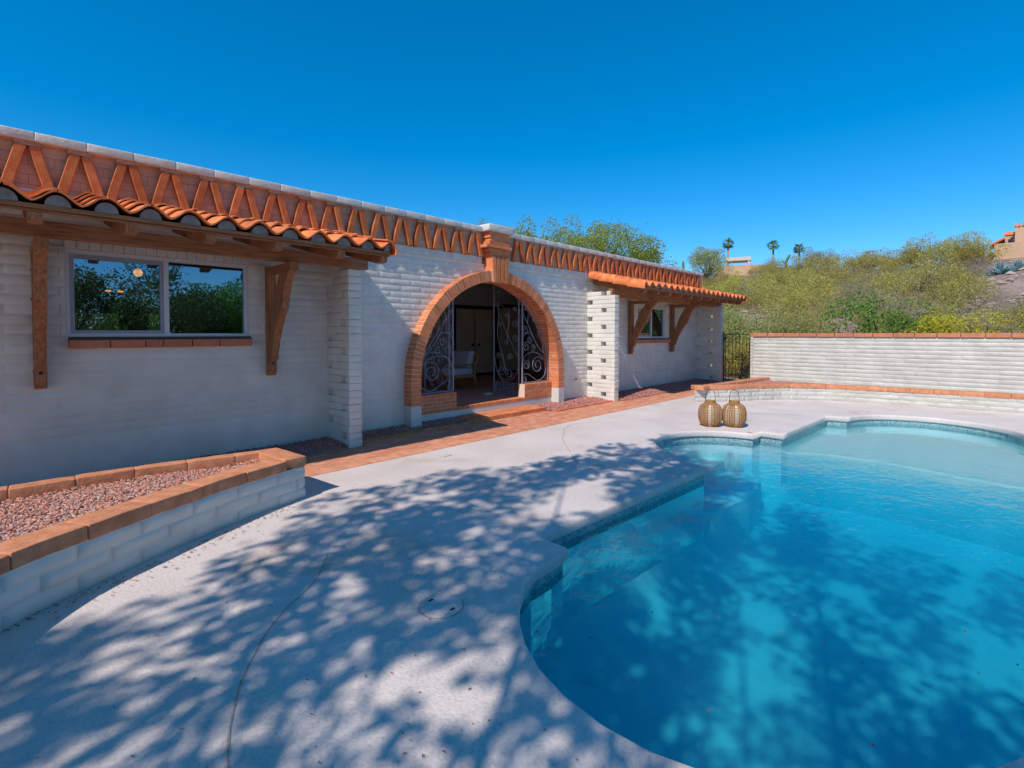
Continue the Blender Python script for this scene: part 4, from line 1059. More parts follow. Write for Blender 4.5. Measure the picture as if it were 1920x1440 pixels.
rbox(bm, 16.48, 16.72, 4.905, 5.42, 1.534, 1.632, .012, .003, 2)
obj('brick_cap', bm, M_sill, bw)

# ---- black side gate
g = thing('side_gate', 'black iron picket gate between the house end and the white garden wall', 'gate', (16.6, 5.9, 0))
bm = bmesh.new(); tube(bm, [(16.6, 6.27, 0), (16.6, 6.27, 1.68)], .022, 6); obj('hinge_post', bm, M_black, g)
bm = bmesh.new(); tube(bm, [(16.6, 5.41, 0), (16.6, 5.41, 1.62)], .018, 6); obj('latch_post', bm, M_black, g)
bm = bmesh.new()
for q in ([(16.6, 6.21, .08), (16.6, 6.21, 1.60)], [(16.6, 5.45, .08), (16.6, 5.45, 1.60)], [(16.6, 6.21, 1.60), (16.6, 5.45, 1.60)], [(16.6, 6.21, .08), (16.6, 5.45, .08)]): tube(bm, q, .014, 5)
tube(bm, [(16.6, 6.21, .78), (16.6, 5.45, .78)], .008, 5)
obj('gate_frame', bm, M_black, g)
for k in range(1, 7):
    y = 6.21 - k * .1086; bm = bmesh.new(); tube(bm, [(16.6, y, .08), (16.6, y, 1.60)], .0075, 5); obj('picket', bm, M_black, g)
bm = bmesh.new(); box(bm, 16.57, 16.63, 6.20, 6.28, 1.42, 1.50); obj('hinge', bm, M_black, g)

# ------------------------------------------------------------------ gravel beds at the foot of the house
def bed(lab, x0, x1, y0f, y1, n, edge=True, h=.05):
    t = thing('gravel_bed', lab, 'gravel bed', ((x0 + x1) / 2, 6.9, 0))
    t['kind'] = 'stuff'
    bm = bmesh.new(); zf = lambda x, y: .012 + h * min(1, max(0, (y - y0f(x)) / .3)) + random.uniform(0, .012)
    stones(bm, n, lambda x, y: y > y0f(x) + .02, (x0, x1, y0f(x0) - .4, y1), zf, .011, .024)
    nn = 24; 
    for i in range(nn):
        a, b_ = x0 + (x1 - x0) * i / nn, x0 + (x1 - x0) * (i + 1) / nn
        vs = [bm.verts.new(p) for p in ((a, y0f(a), .006), (b_, y0f(b_), .006), (b_, y1 + .02, .006 + h), (a, y1 + .02, .006 + h))]; bm.faces.new(vs)
    obj('gravel', bm, M_gravelr, t)['kind'] = 'stuff'
    if edge:
        bm = bmesh.new(); x = x0
        while x < x1 - .02:
            b_ = min(x + .20, x1); ya = y0f((x + b_) / 2); rbox(bm, x + .002, b_ - .002, ya - .055, ya + .0, -.01, .035, .004, .002, 1); x = b_
        obj('edging_brick', bm, M_brick, t)
bed('dark red gravel bed left of the first wing wall', -1.5, 3.36, lambda x: 6.36 + .02 * x, HY, 3800, False)
bed('red gravel bed between the first wing wall and the brick step', 3.59, 5.84, lambda x: 6.66 + .06 * math.sin((x - 3.6) * 1.4), HY, 1900)
bed('sunlit red gravel bed between the arch and the second wing wall', 7.86, 10.04, lambda x: 6.42, HY, 2400)
bed('dark red gravel bed under the small far window', 10.27, 16.41, lambda x: 6.22, HY, 6500, False)

# ------------------------------------------------------------------ rattan lanterns
def lantern(x, y, lab, rot):
    t = thing('lantern', lab, 'lantern', (x, y, 0), 'rattan lanterns on the deck')
    Pf = [(.095, 0), (.125, .015), (.165, .06), (.186, .12), (.192, .20), (.186, .28), (.165, .345), (.12, .385), (.088, .40)]
    bm = bmesh.new(); lathe(bm, [(r_ - .022, z + .004) for r_, z in Pf], (x, y, 0), 28, True, True); obj('liner', bm, M_cream, t, True)
    bm = bmesh.new()
    n = 30
    for k in range(n):
        if k % 5 in (1,) : continue
        a = rot + 2 * math.pi * k / n
        w = .0115 if k % 5 in (3, 4, 0) else .006
        tube(bm, [(x + r_ * math.cos(a), y + r_ * math.sin(a), z + .004) for r_, z in Pf], w, 5)
    for z_, r_ in [(.005, .10), (.4, .09)]: tube(bm, [(x + r_ * math.cos(q * .2618), y + r_ * math.sin(q * .2618), z_ + .006) for q in range(24)], .012, 6, True)
    for q in range(9):
        z_ = .05 + q * .042; r_ = np.interp(z_, [p[1] for p in Pf], [p[0] for p in Pf]) - .008
        tube(bm, [(x + r_ * math.cos(v * .2618), y + r_ * math.sin(v * .2618), z_) for v in range(24)], .0032, 4, True)
    obj('woven_body', bm, M_rattan, t, True)
    bm = bmesh.new(); lathe(bm, [(.082, .395), (.082, .455), (.074, .455), (.072, .40)], (x, y, 0), 28, False, False)
    for q in range(5): tube(bm, [(x + .083 * math.cos(v * .2618), y + .083 * math.sin(v * .2618), .402 + q * .0125) for v in range(24)], .007, 5, True)
    obj('neck', bm, M_rattan, t, True)
    bm = bmesh.new(); d = Vector((math.sin(yaw), -math.cos(yaw), 0))
    pts = [Vector((x, y, 0)) + d * (.085 * s_) + Vector((0, 0, z_)) for s_, z_ in ((-1, .45), (-1, .50), (-.94, .56), (-.75, .605), (-.4, .632), (0, .64), (.4, .632), (.75, .605), (.94, .56), (1, .50), (1, .45))]
    tube(bm, pts, .0045, 5); obj('handle', bm, M_black, t, True)
lantern(8.60, 3.47, 'left of two round rattan lanterns, nearer the house', .1)
lantern(8.83, 3.145, 'right of two round rattan lanterns, nearer the white wall', .35)

# ------------------------------------------------------------------ ground, hill
def az_el(az):
    pts = [(-30, 6.6), (-6, 6.2), (-2, 5.75), (0, 5.7), (3, 5.9), (6, 5.9), (9, 5.9), (12, 6.3), (16, 6.75), (20, 6.3), (22, 5.9), (28, 5.4), (40, 4.5), (60, 3.5), (90, 1.5)]
    return float(np.interp(az, [p[0] for p in pts], [p[1] for p in pts]))
def az_rs(az): return float(np.interp(az, [-30, -2, 3, 8, 14, 20, 30, 60], [58, 58, 62, 70, 84, 92, 90, 80]))
def terrain(x, y):
    r = math.hypot(x, y); az = math.degrees(math.atan2(y, x))
    if az < -100 or az > 150: az = 150
    rs = az_rs(az); zr_ = 1.63 + rs * math.tan(R(az_el(az)))
    if az > 60: zr_ *= max(0, 1 - (az - 60) / 60)
    if az < -35: zr_ *= max(0, 1 - (-35 - az) / 40)
    r0 = 19
    if r < r0: z = -.3
    elif r < rs: t = (r - r0) / (rs - r0); z = -.3 + (zr_ + .3) * (t ** 1.15)
    else: z = zr_ - (r - rs) * .035
    k = min(1, max(0, (r - r0) / 15))
    z += k * (.9 * noise.noise(Vector((x * .09, y * .09, 1))) + .35 * noise.noise(Vector((x * .3, y * .3, 5))))
    return max(z, -.3)
xs = sorted(set([-600, -300, -150, -80, -40, -20] + [-7.2, 0, 5, 10, 15.34] + [16 + i * 1.6 for i in range(72)] + [150, 200, 300, 450, 600]))
ys_ = sorted(set([-600, -300, -160, -100, -80] + [-70 + i * 1.8 for i in range(34)] + [-7.05, -4, 0, 3, 5.49, 9, 13.1] + [15 + i * 1.8 for i in range(60)] + [140, 180, 300, 600]))
bm = bmesh.new(); G = {}
def gv(i, j):
    if (i, j) not in G: G[i, j] = bm.verts.new((xs[i], ys_[j], terrain(xs[i], ys_[j])))
    return G[i, j]
for i in range(len(xs) - 1):
    for j in range(len(ys_) - 1):
        cx, cy = (xs[i] + xs[i + 1]) / 2, (ys_[j] + ys_[j + 1]) / 2
        if -7.2 < cx < 15.34 and -7.05 < cy < 5.49: continue
        bm.faces.new((gv(i, j), gv(i + 1, j), gv(i + 1, j + 1), gv(i, j + 1)))
struct(obj('ground', bm, M_ground, smooth=True))
bm = bmesh.new()     # rocks strewn over the slope
for _ in range(2600):
    a = R(random.uniform(-12, 34)); r = 22 + 60 * math.sqrt(random.random()); x, y = r * math.cos(a), r * math.sin(a)
    if x < 17.5: continue
    s = random.choice((.1, .14, .2, .3)) * random.uniform(.7, 1.4); z = terrain(x, y)
    V = [bm.verts.new((x + s * random.uniform(.6, 1.2) * dx, y + s * random.uniform(.6, 1.2) * dy, z + s * .6 * dz)) for dx, dy, dz in ((1, 0, 0), (-1, 0, 0), (0, 1, 0), (0, -1, 0), (0, 0, 1), (0, 0, -1))]
    for f in ((0, 2, 4), (2, 1, 4), (1, 3, 4), (3, 0, 4), (2, 0, 5), (1, 2, 5), (3, 1, 5), (0, 3, 5)): bm.faces.new([V[i] for i in f])
tag(obj('rocks', bm, M_rock), 'pale rocks strewn over the brushy desert hillside', 'rocks', kind='stuff')

# ------------------------------------------------------------------ vegetation
def cloud(clumps, n_per, size, aspect=2.2, up=0.0, shell=.55, seed=1):
    """leaf-sized quads through the volume of clumps [(x,y,z,rx,ry,rz)]"""
    g = np.random.default_rng(seed); cs = np.array(clumps, float); w = (cs[:, 3] * cs[:, 4] * cs[:, 5]) ** (2 / 3); w /= w.sum()
    N_ = int(n_per * len(clumps)); idx = g.choice(len(cs), N_, p=w); c = cs[idx]
    d = g.normal(size=(N_, 3)); d /= np.linalg.norm(d, axis=1)[:, None]; rr = g.random(N_) ** (1 / 3); rr = shell * (0.6 + .4 * rr) + (1 - shell) * rr
    rr *= 1 + .22 * g.normal(size=N_) * (g.random(N_) < .25)
    p = c[:, :3] + d * rr[:, None] * c[:, 3:]
    a = g.normal(size=(N_, 3)); a[:, 2] = a[:, 2] * .7 + up * (1 + g.random(N_)); a /= np.linalg.norm(a, axis=1)[:, None]
    b = np.cross(a, g.normal(size=(N_, 3))); b /= np.linalg.norm(b, axis=1)[:, None]
    s = size * g.uniform(.6, 1.4, N_); a = a * s[:, None] * .5; b = b * (s / aspect)[:, None] * .5
    V = np.stack([p - a, p + b, p + a, p - b], 1).reshape(-1, 3)
    return V, np.arange(N_ * 4).reshape(-1, 4)
def cloud_obj(name, V, F, m):
    me = bpy.data.meshes.new(name); n = len(F)
    me.vertices.add(len(V)); me.vertices.foreach_set('co', V.astype(np.float32).ravel())
    me.loops.add(n * 4); me.loops.foreach_set('vertex_index', F.astype(np.int32).ravel())
    me.polygons.add(n); me.polygons.foreach_set('loop_start', np.arange(0, n * 4, 4, dtype=np.int32)); me.polygons.foreach_set('loop_total', np.full(n, 4, np.int32))
    me.materials.append(m); me.update(calc_edges=True); me.validate()
    o = bpy.data.objects.new(name, me); COL.objects.link(o); return o
def tree(name, lab, cat, loc, clumps, n_per, size, m, limbs, trunk_r, group=None, seed=1, up=0.0, aspect=2.2):
    """clumps and limbs in the tree's own coordinates"""
    t = bpy.data.objects.new(name, None); COL.objects.link(t); t.location = loc; tag(t, lab, cat, group)
    V, F = cloud(clumps, n_per, size, aspect, up, seed=seed); o = cloud_obj('crown', V, F, m); o.parent = t
    bm = bmesh.new()
    for pts in limbs:
        n = len(pts); tube(bm, pts, [trunk_r * pts_r for pts_r in np.linspace(1, .25, n)], 7)
    o = obj('trunk', bm, M_trunk); o.parent = t
    return t
def rnd_clumps(n, R_, zc, zr_, cr, seed, flat=.8):
    g = random.Random(seed); out = []
    for _ in range(n):
        a = g.random() * 6.283; r = R_ * math.sqrt(g.random()); z = zc + zr_ * g.uniform(-1, 1) * math.sqrt(max(0, 1 - (r / R_) ** 2) + .05); c = cr * g.uniform(.6, 1.35)
        out.append((r * math.cos(a), r * math.sin(a), z, c, c, c * flat))
    return out
def limbs_to(clumps, base_h, n, seed):
    g = random.Random(seed); out = [[(0, 0, -.3), (.05, .02, base_h * .5), (.0, .05, base_h)]]
    for c in g.sample(clumps, min(n, len(clumps))):
        m_ = (c[0] * .45 + g.uniform(-.1, .1), c[1] * .45 + g.uniform(-.1, .1), base_h + (c[2] - base_h) * .5)
        out.append([(0, 0, base_h * .7), m_, (c[0], c[1], c[2])])
    return out
def bush_proto(name, R_, H_, ncl, n_per, size, m, seed, up=.0, aspect=2.2, woody=.04):
    cl = rnd_clumps(ncl, R_, H_ * .46, H_ * .42, R_ * .34, seed)
    return tree(name, None, None, (0, 0, -500), cl, n_per, size, m, limbs_to(cl, H_ * .25, 6, seed), woody, seed=seed, up=up, aspect=aspect)
def copy_tree(root, loc, rz, sc, lab, cat, group, name=None):
    r = root.copy(); COL.objects.link(r); r.location = loc; r.rotation_euler = (0, 0, rz); r.scale = (sc, sc, sc * random.uniform(.85, 1.15))
    if name: r.name = name
    tag(r, lab, cat, group)
    for ch_ in list(root.children):
        c = ch_.copy(); COL.objects.link(c); c.parent = r
    return r
PR_ = {}
PR_['palo'] = [bush_proto('palo_verde', 2.0, 2.9, 20, 210, .15, L_palo, 30 + k, up=.5, aspect=3.5) for k in range(4)]
PR_['olive'] = [bush_proto('creosote_bush', 1.5, 2.0, 16, 180, .125, L_olive, 40 + k, up=.9, aspect=3.5, woody=.03) for k in range(4)]
PR_['grey'] = [bush_proto('dry_shrub', 1.3, 1.4, 14, 120, .12, L_grey, 50 + k, up=.8, aspect=5, woody=.03) for k in range(3)]
protos = [p for v in PR_.values() for p in v]
cnt = 0
KN = {'palo': ('yellow green palo verde shrub', 'tree'), 'olive': ('olive creosote bush', 'shrub'), 'grey': ('dry grey shrub', 'shrub')}
def lab_of(kind, az, r, sc=.8):
    rs = az_rs(az)
    h = 'on the ridge line' if r > rs * .87 else ('high on the hillside' if r > rs * .7 else ('halfway up the hillside' if r > rs * .5 else 'low on the hillside'))
    w = 'above the side gate' if az > 18.5 else ('below the tall palms' if az > 12.5 else ('right of the palms' if az > 7.5 else ('above the leafy green shrub' if az > 3.5 else 'towards the hilltop house')))
    l = ('large ' if sc > .9 else ('small ' if sc < .7 else 'mid sized ')) + KN[kind][0] + ' ' + h + ' ' + w
    return l, KN[kind][1], l.replace(' shrub ', ' shrubs ').replace(' bush ', ' bushes ')
placed = []
rg = random.Random(99)
def try_place(az, r, kind, sc, mind=1.5):
    x, y = r * math.cos(R(az)), r * math.sin(R(az))
    if x < 18: return False
    for px, py, ps in placed:
        if (px - x) ** 2 + (py - y) ** 2 < (mind * (ps + sc) / 2) ** 2: return False
    placed.append((x, y, sc)); p = rg.choice(PR_[kind])
    copy_tree(p, (x, y, terrain(x, y) - .1), rg.random() * 6.28, sc, *lab_of(kind, az, r, sc))
    return True
# skyline growth first, then the slope
for az in np.arange(-11, 11.5, .85):
    if az < 0.7: continue
    try_place(az + rg.uniform(-.3, .3), az_rs(az) * rg.uniform(.93, 1.0), 'palo', rg.uniform(.8, 1.05), .9)
for az, q in ((1.2, .85), (2.0, .85), (3.0, .75)): try_place(az, az_rs(az) * .95, 'palo', q, .7)
for az in (27.5, 26.3, 25.5): try_place(az, 80, 'palo', 1.0, .8)
for az, r, s in ((18.0, 84, .4), (17.2, 82, .6), (23.9, 74, .8)): try_place(az, r, 'palo', s, .4)
tries = 0; n_ = 0
while n_ < 250 and tries < 6000:
    tries += 1; az = rg.uniform(-8, 31); rs = az_rs(az); r = 24 + (rs * .97 - 24) * math.sqrt(rg.random())
    if 13 < az < 19 and r > rs * .88: continue
    if az < .9 and r > rs * .66: continue
    if 17.3 < az < 22.2 and r > rs * .72: continue
    dens = noise.noise(Vector((r * .07, az * .12, 9)))
    if dens < -.28 and rg.random() < .7: continue
    k = rg.choices(('palo', 'olive', 'grey'), (3.2, 4.5, 4) if az < 10 else (4.5, 5, 1.2))[0]
    if try_place(az, r, k, rg.uniform(.6, 1.05) * (.8 if r < 35 else 1), 2.15 if k != 'grey' else 1.6): n_ += 1
# near growth just beyond the wall
def near(az, r, Rr, H_, ncl, n_per, size, m, lab, cat, name, seed, up=.3, base=None, group=None):
    x, y = r * math.cos(R(az)), r * math.sin(R(az)); cl = rnd_clumps(ncl, Rr, H_ * .55, H_ * .40, Rr * .36, seed)
    return tree(name, lab, cat, (x, y, terrain(x, y) if base is None else base), cl, n_per, size, m, limbs_to(cl, H_ * .25, 7, seed), .05, group, seed, up)
near(7.3, 23, 1.8, 3.6, 20, 330, .11, L_green, 'leafy bright green shrub rising behind the middle of the white wall', 'shrub', 'leafy_shrub', 71, base=-.2)
near(4.4, 22.5, 1.2, 2.6, 14, 300, .10, L_green, 'lower leafy green shrub behind the wall, right of the tallest green one', 'shrub', 'leafy_shrub', 72, base=-.2)
near(10.2, 23.5, 1.1, 2.4, 12, 260, .10, L_green, 'small leafy green shrub behind the wall, left of the tallest green one', 'shrub', 'leafy_shrub', 73, base=-.2)
YW = ('leftmost, next to the leafy green shrub', 'second from the left', 'in the middle of the yellow row', 'fourth from the left', 'rightmost, at the photo edge')
FW = ('rightmost of them, beside the leafy green shrub', 'second from the right', 'in the middle, above the left end of the wall', 'behind the side gate', 'leftmost, beside the house end')
GW = ('middle, half way along the gate', 'right side, near the white wall', 'left side, near the hinges')
for i, (az, r, h) in enumerate(((2.7, 21, 2.5), (1.2, 20.5, 2.7), (-.3, 20.5, 2.6), (-1.9, 21, 2.6), (-3.4, 20.5, 2.6))):
    near(az, r, 1.0, h, 16, 190, .07, L_yel, 'yellow brittlebush over the white wall, ' + YW[i], 'shrub', 'brittlebush', 80 + i, base=-.25, group='yellow brittlebushes behind the white wall')
for i, (az, r, h) in enumerate(((14.5, 26, 3.0), (17.0, 27, 3.1), (19.3, 26, 3.0), (21.3, 27, 3.2), (23, 26, 3.0))):
    near(az, r, 1.6, h, 14, 300, .09, L_soft, 'feathery pale green bush, ' + FW[i], 'shrub', 'feathery_bush', 90 + i, base=-.2, up=1.0, group='feathery pale green bushes beyond the gate')
for i, (az, r) in enumerate(((19.0, 20.5), (18.2, 21.5), (20.0, 21.5))):
    near(az, r, .9, 1.9, 12, 260, .07, L_palo, 'yellow green bush seen through the side gate, ' + GW[i], 'shrub', 'gate_bush', 100 + i, base=-.3, group='bushes seen through the side gate')
x_, y_ = 80 * math.cos(R(22.4)), 80 * math.sin(R(22.4)); c_ = rnd_clumps(34, 3.0, 3.6, 2.0, 1.0, 401)
tree('palo_verde', 'large round green tree on the ridge left of the pergola', 'tree', (x_, y_, terrain(x_, y_)), c_, 330, .17, L_soft, limbs_to(c_, 1.4, 9, 401), .14, seed=401, up=.4)
# tree behind the house roof
cl = []
g_ = random.Random(5)
for _ in range(64):
    a = g_.uniform(-1, 1); x = a * 4.3; z = 5.2 + g_.uniform(-1.7, 1.2) * (1 - .5 * abs(a) ** 1.5) - max(0, a) * .0; y = g_.uniform(-1.7, 1.7); c = g_.uniform(.55, 1.05); cl.append((x, y, z, c, c, c * .8))
for q in ((-4.1, 0, 5.7), (-3.5, 0, 6.5), (-2.9, 0, 6.1), (-1.5, .3, 6.75), (.6, 0, 6.7), (1.8, .2, 6.5), (2.9, 0, 5.9), (4.2, 0, 5.2), (5.2, .1, 4.6), (-.4, 0, 6.6), (-3.2, .2, 5.3), (-2.3, -.2, 5.7), (-3.9, .2, 5.2), (-3.6, 0, 4.7), (-2.8, .2, 4.8), (-2.0, 0, 5.0), (-1.2, .2, 5.4), (-.5, .1, 5.7), (-2.6, 0, 5.3), (-1.7, .1, 5.9), (.2, 0, 6.1), (-4.3, 0, 5.0)): cl.append((*q, .5, .5, .75))
t = tree('mesquite_tree', 'feathery green mesquite tree rising behind the house roof', 'tree', (17.9, 14.3, -.3), cl, 900, .085, L_mesq, limbs_to(cl, 2.2, 14, 5), .16, seed=5, up=.5)
t.rotation_euler = (0, 0, R(-48))
t = tree('mesquite_tree', 'lower dull green tree behind the far end of the house roof', 'tree', (26.5, 13.4, .2), rnd_clumps(16, 2.6, 3.3, 1.1, .8, 6), 330, .12, L_palo, limbs_to(rnd_clumps(16, 2.6, 3.3, 1.1, .8, 6), 1.4, 8, 6), .1, seed=6, up=.4)

# shade tree standing behind the photographer: dapples the deck and the pool
cl = []; g_ = random.Random(12)
for _ in range(430):
    # crown is laid out by where its shade falls: (sx, sy) on the ground, at height h
    sx, sy = g_.uniform(-2.4, 7.4), g_.uniform(-4.4, 4.75)
    if sy > 4.75 - .22 * max(0, sx - 1.2) or (sx < 2.2 and sy > 3.75 + .42 * max(sx, -.1)): continue
    if noise.noise(Vector((sx * .75, sy * .75, 4))) < -.40: continue
    if sx > 5.0 and sy < 1.2 and g_.random() < .45: continue
    h = g_.uniform(4.7, 7.6); k = h / SUN_DIR.z
    px, py = sx + SUN_DIR.x * k, sy + SUN_DIR.y * k
    c = g_.uniform(.26, .52); cl.append((px + 4.2, py + 1.2, h, c, c * g_.uniform(.7, 1.1), c * .6))
lm = limbs_to(cl, 2.3, 46, 12)
t = tree('shade_tree', 'large mesquite behind the viewpoint, known by its dappled shade on deck and pool', 'tree', (-4.2, -1.2, 0), cl, 130, .13, L_mesq, lm[1:], .03, seed=12, aspect=2.0)
bm = bmesh.new(); tube(bm, lm[0], [.2, .17, .13], 9); o = obj('trunk', bm, M_trunk); o.parent = t
# row of trees beyond the pool, seen mirrored in the house windows
for i, (x, y, h, rr, m, lab) in enumerate(((-2.5, -11, 5.2, 2.4, L_dark, 'dark mesquite tree reflected at the left edge of the wide window'), (1.6, -10.5, 4.9, 2.1, L_dark, 'dark bushy tree reflected in the left window pane'), (4.6, -10.5, 5.1, 2.1, L_dark, 'taller dark tree reflected beside the window mullion'),
        (7.0, -11.5, 4.7, 1.8, L_green, 'bright green feathery tree reflected in the right window pane'), (9.6, -12.5, 3.6, 2.0, L_soft, 'low pale green tree reflected at the right of the window'), (14, -13, 3.6, 2.6, L_green, 'green tree reflected in the small far window'), (20, -13, 3.8, 2.8, L_green, 'far green tree beyond the pool end'))):
    c_ = rnd_clumps(40, rr, h * .5, h * .42, .75, 200 + i); tree('garden_tree', lab, 'tree', (x, y, -.3), c_, 560, .12, m, limbs_to(c_, 1.2, 9, 200 + i), .11, seed=200 + i, up=.4)
# bush beyond the rear window of the left room
c_ = rnd_clumps(44, 2.4, 2.2, 1.9, .8, 301); tree('leafy_shrub', 'bright green shrub outside, glimpsed through the room behind the left pane', 'shrub', (2.0, 16.8, 0), c_, 900, .12, L_green, limbs_to(c_, .6, 6, 301), .05, seed=301)
for p in protos:                       # the prototypes themselves are used once each, on the slope
    k = 'palo' if p.name.startswith('palo') else ('olive' if p.name.startswith('creo') else 'grey')
    for _ in range(200):
        az = rg.uniform(-6, 28); r = az_rs(az) * rg.uniform(.45, .85); x, y = r * math.cos(R(az)), r * math.sin(R(az))
        if x > 19 and all((a - x) ** 2 + (b - y) ** 2 > 2.2 for a, b, c in placed): break
    placed.append((x, y, .8)); p.location = (x, y, terrain(x, y) - .1); p.scale = (.8, .8, .8)
    tag(p, *lab_of(k, az, r))

# ---- palms, saguaros, agave, prickly column
def P3(az, r, z=None):
    x, y = r * math.cos(R(az)), r * math.sin(R(az)); return Vector((x, y, terrain(x, y) if z is None else z))
def palm(az, r, el_top, lab, lean=0):
    b = P3(az, r); top = 1.63 + r * math.tan(R(el_top)); h = top - b.z
    t = thing('palm_tree', lab, 'palm tree', b, 'tall palms on the skyline')
    bm = bmesh.new(); tube(bm, [b + Vector((0, 0, -.3)), b + Vector((lean * .3, 0, h * .5)), b + Vector((lean, lean * .3, h))], [.26, .2, .17], 8); obj('trunk', bm, M_palmtrunk, t, True)
    bm = bmesh.new(); c = b + Vector((lean, lean * .3, h))
    for k in range(54):
        a = random.random() * 6.28; e = random.uniform(-.8, 1.3); L_ = random.uniform(1.1, 1.7); d = Vector((math.cos(a) * math.cos(e), math.sin(a) * math.cos(e), math.sin(e)))
        tip = c + d * L_; fan = d.cross(Vector((0, 0, 1)));
        if fan.length < .1: fan = Vector((1, 0, 0))
        fan.normalize(); up_ = fan.cross(d)
        bm.faces.new([bm.verts.new(p) for p in (c, c + d * L_ * .55 + fan * .05, c + d * L_ * .5 - fan * .05)])
        for q in range(7):
            w = (q - 3) / 3; p0 = c + d * L_ * .5; p1 = p0 + d * (.62 - .2 * abs(w)) + fan * w * .5 - Vector((0, 0, .22 * abs(w) + .12)); s_ = fan * .085
            bm.faces.new([bm.verts.new(p) for p in (p0 - s_ * .4, (p0 + p1) / 2 - s_ + up_ * .03, p1, (p0 + p1) / 2 + s_)])
    obj('fronds', bm, L_palm, t)
palm(20.4, 108, 9.5, 'leftmost of three palms, behind the round green tree', .4)
palm(16.13, 112, 8.95, 'middle of three tall palms on the ridge', 0)
palm(13.81, 116, 8.5, 'rightmost of three tall palms on the ridge', .5)
def saguaro(az, r, elt, lab, rad=.25, lean=0, arms=(), m=None, zz=None):
    b = P3(az, r, zz); h = 1.63 + r * math.tan(R(elt)) - b.z; t = thing('saguaro', lab, 'cactus', b)
    bm = bmesh.new(); pts = [b + Vector((0, 0, -.3)), b + Vector((-.2 * lean, .3 * lean, h * .35)), b + Vector((.1 * lean, -.3 * lean, h * .7)), b + Vector((.3 * lean, -lean, h * .94)), b + Vector((.3 * lean, -1.05 * lean, h))]
    tube(bm, pts, [rad * .9, rad, rad, rad * .8, rad * .3], 10)
    obj('stem', bm, m or M_saguaro, t, True)
    for s, h0, h1 in arms:
        bm = bmesh.new(); d = Vector((.5, -.85, 0)) * s; c = b + Vector((0, 0, h * h0)); tube(bm, [c, c + d * .45, c + d * .6 + Vector((0, 0, .2)), c + d * .62 + Vector((0, 0, h * h1))], [rad * .6, rad * .6, rad * .6, rad * .3], 8); obj('arm', bm, M_saguaro, t, True)
saguaro(14.91, 84, 7.95, 'leaning saguaro with a stub arm between two skyline palms', .2, .35, ((-1, .45, .12),))
saguaro(13.2, 84, 7.6, 'straight single saguaro right of the rightmost palm', .19)
saguaro(24.89, 76, 7.9, 'slim saguaro standing just above the end of the roof', .2)
saguaro(19.9, 66, 6.1, 'green saguaro on the slope below the tan retaining wall', .2)
saguaro(-.61, 36, 1.75, 'pale blue green columnar cactus low on the right of the slope', .14, 0, (), M_saguaro)
def agave(az, r, s, lab):
    b = P3(az, r); t = thing('agave', lab, 'agave', b, 'blue agaves below the hilltop house')
    bm = bmesh.new()
    for k in range(30):
        a = random.random() * 6.28; e = random.uniform(.2, 1.35); d = Vector((math.cos(a) * math.cos(e), math.sin(a) * math.cos(e), math.sin(e))); f = d.cross(Vector((0, 0, 1))).normalized(); L_ = s * random.uniform(.8, 1.15)
        n0 = f.cross(d) * .03 * s
        A_ = [b + f * .06 * s, b + d * L_ * .4 + f * .10 * s, b + d * L_, b + d * L_ * .4 - f * .10 * s, b - f * .06 * s]
        up_ = [bm.verts.new(p + n0) for p in A_]; dn = [bm.verts.new(p - n0) for p in A_]
        bm.faces.new(up_); bm.faces.new(dn[::-1])
        for q in range(5): bm.faces.new((up_[q], up_[(q + 1) % 5], dn[(q + 1) % 5], dn[q]))
    o = obj('leaves', fixn(bm), M_agave, t)
agave(-.75, 53, 1.0, 'larger blue agave on the rocks below the hilltop house'); agave(-1.7, 54, .8, 'smaller blue agave right of the larger one'); agave(-.2, 53, .65, 'smallest blue agave left of the larger one')

# ---- hilltop house, tan retaining wall with pergola
def frame_at(az, r):
    d = Vector((math.cos(R(az)), math.sin(R(az)), 0)); s = Vector((math.sin(R(az)), -math.cos(R(az)), 0)); return d, s
def loc_box(bm, az, r, s0, s1, d0, d1, z0, z1):
    d, s = frame_at(az, r); c = d * r
    vs = [c + s * a + d * b_ + Vector((0, 0, z)) for a in (s0, s1) for b_ in (d0, d1) for z in (z0, z1)]
    V = [bm.verts.new(v) for v in vs]
    for f in ((0, 1, 3, 2), (4, 6, 7, 5), (0, 4, 5, 1), (2, 3, 7, 6), (0, 2, 6, 4), (1, 5, 7, 3)): bm.faces.new([V[i] for i in f])
hr = 62; haz = -1.5; H0 = 8.4      # the main block's corner sits at px 1903; 1 m = 14.8 px of the photo here
hh = thing('hilltop_house', 'tan stucco house with orange tile trim at the top right of the hill', 'house', (hr * math.cos(R(haz)), hr * math.sin(R(haz)), H0))
zy = lambda y: 1.63 + (625 - y) / 21.0
bm = bmesh.new(); loc_box(bm, haz, hr, 0, 6, 0, 8, zy(500), zy(427)); loc_box(bm, haz, hr, -.62, -.002, 1.2, 7, zy(475), zy(438)); obj('wall', fixn(bm), M_tan, hh)
bm = bmesh.new(); loc_box(bm, haz, hr, -1.15, 6, -1.2, -.02, zy(500), zy(460)); obj('terrace_wall', fixn(bm), M_tan, hh)
bm = bmesh.new()
for k in range(24): loc_box(bm, haz, hr, -.06 + k * .25, .10 + k * .25, -.12, .3, zy(428), zy(423))
loc_box(bm, haz, hr, -.70, .0, 1.10, 1.5, zy(439), zy(433.5))
obj('tile_trim', fixn(bm), M_tile, hh)
bm = bmesh.new(); d, s = frame_at(haz, hr); c = d * hr
A_ = [c + s * a + d * b_ + Vector((0, 0, z)) for a, b_, z in ((-1.62, .6, zy(457)), (-.64, .6, zy(445)), (-.64, 3.5, zy(445)), (-1.62, 3.5, zy(457)))]
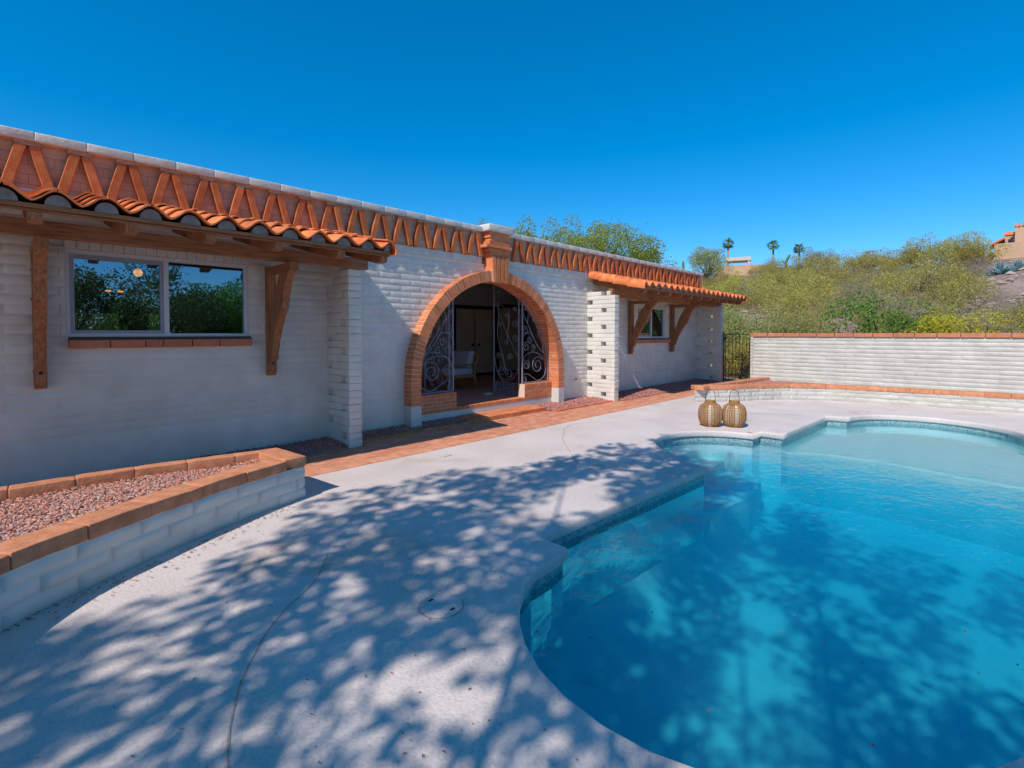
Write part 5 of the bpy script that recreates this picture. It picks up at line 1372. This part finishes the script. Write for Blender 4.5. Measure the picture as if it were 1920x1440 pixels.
up_ = [bm.verts.new(p + Vector((0, 0, .10))) for p in A_]; dn = [bm.verts.new(p - Vector((0, 0, .08))) for p in A_]; bm.faces.new(up_); bm.faces.new(dn[::-1])
for q in range(4): bm.faces.new((up_[q], up_[(q + 1) % 4], dn[(q + 1) % 4], dn[q]))
obj('porch_roof', fixn(bm), M_tile, hh)
bm = bmesh.new(); loc_box(bm, haz, hr, -1.30, -1.17, .7, .9, zy(480), zy(456)); obj('porch_post', fixn(bm), M_tan, hh)
bm = bmesh.new(); loc_box(bm, haz, hr, -1.75, -1.35, 2.5, 3.5, zy(480), zy(470)); loc_box(bm, haz, hr, -1.80, -1.30, 2.4, 3.6, zy(469.9), zy(466)); obj('chimney', fixn(bm), M_tile, hh)
bm = bmesh.new(); loc_box(bm, haz, hr, -.42, -.28, 1.16, 1.22, zy(453), zy(447)); obj('window', fixn(bm), M_black, hh)
rw = thing('retaining_wall', 'low tan stucco retaining wall on the ridge left of the palms', 'wall', P3(19.7, 85))
bm = bmesh.new(); zt = 12.3
d, s = frame_at(19.7, 85); c = d * 85; pts = [(-3.0, 2.2), (-1.5, .3), (0, -.2), (2.2, -.2), (3.4, .6), (4.4, 2.2)]
fr_ = [c + s * a + d * b_ for a, b_ in pts]; bk = [p + d * .4 for p in fr_]
for i in range(len(pts) - 1):
    q = [fr_[i], fr_[i + 1], bk[i + 1], bk[i]]; lo = [bm.verts.new((p.x, p.y, zt - 2.6)) for p in q]; hi = [bm.verts.new((p.x, p.y, zt)) for p in q]
    bm.faces.new(hi); 
    for k in range(4): bm.faces.new((lo[k], lo[(k + 1) % 4], hi[(k + 1) % 4], hi[k]))
obj('wall', fixn(bm), M_tan, rw)
pg = thing('pergola', 'pale flat topped pergola above the tan retaining wall', 'pergola', P3(19.45, 88))
bm = bmesh.new(); zp = 13.98
loc_box(bm, 19.45, 88, -1.9, 1.95, 0, 3, zp - .55, zp); obj('roof', fixn(bm), M_pergola, pg)
for a, b_ in ((-1.7, .2), (1.65, .2), (-1.7, 2.7), (1.65, 2.7)):
    bm = bmesh.new(); loc_box(bm, 19.45, 88, a - .12, a + .12, b_ - .12, b_ + .12, zt - 1.5, zp - .552); obj('post', fixn(bm), M_pergola, pg)
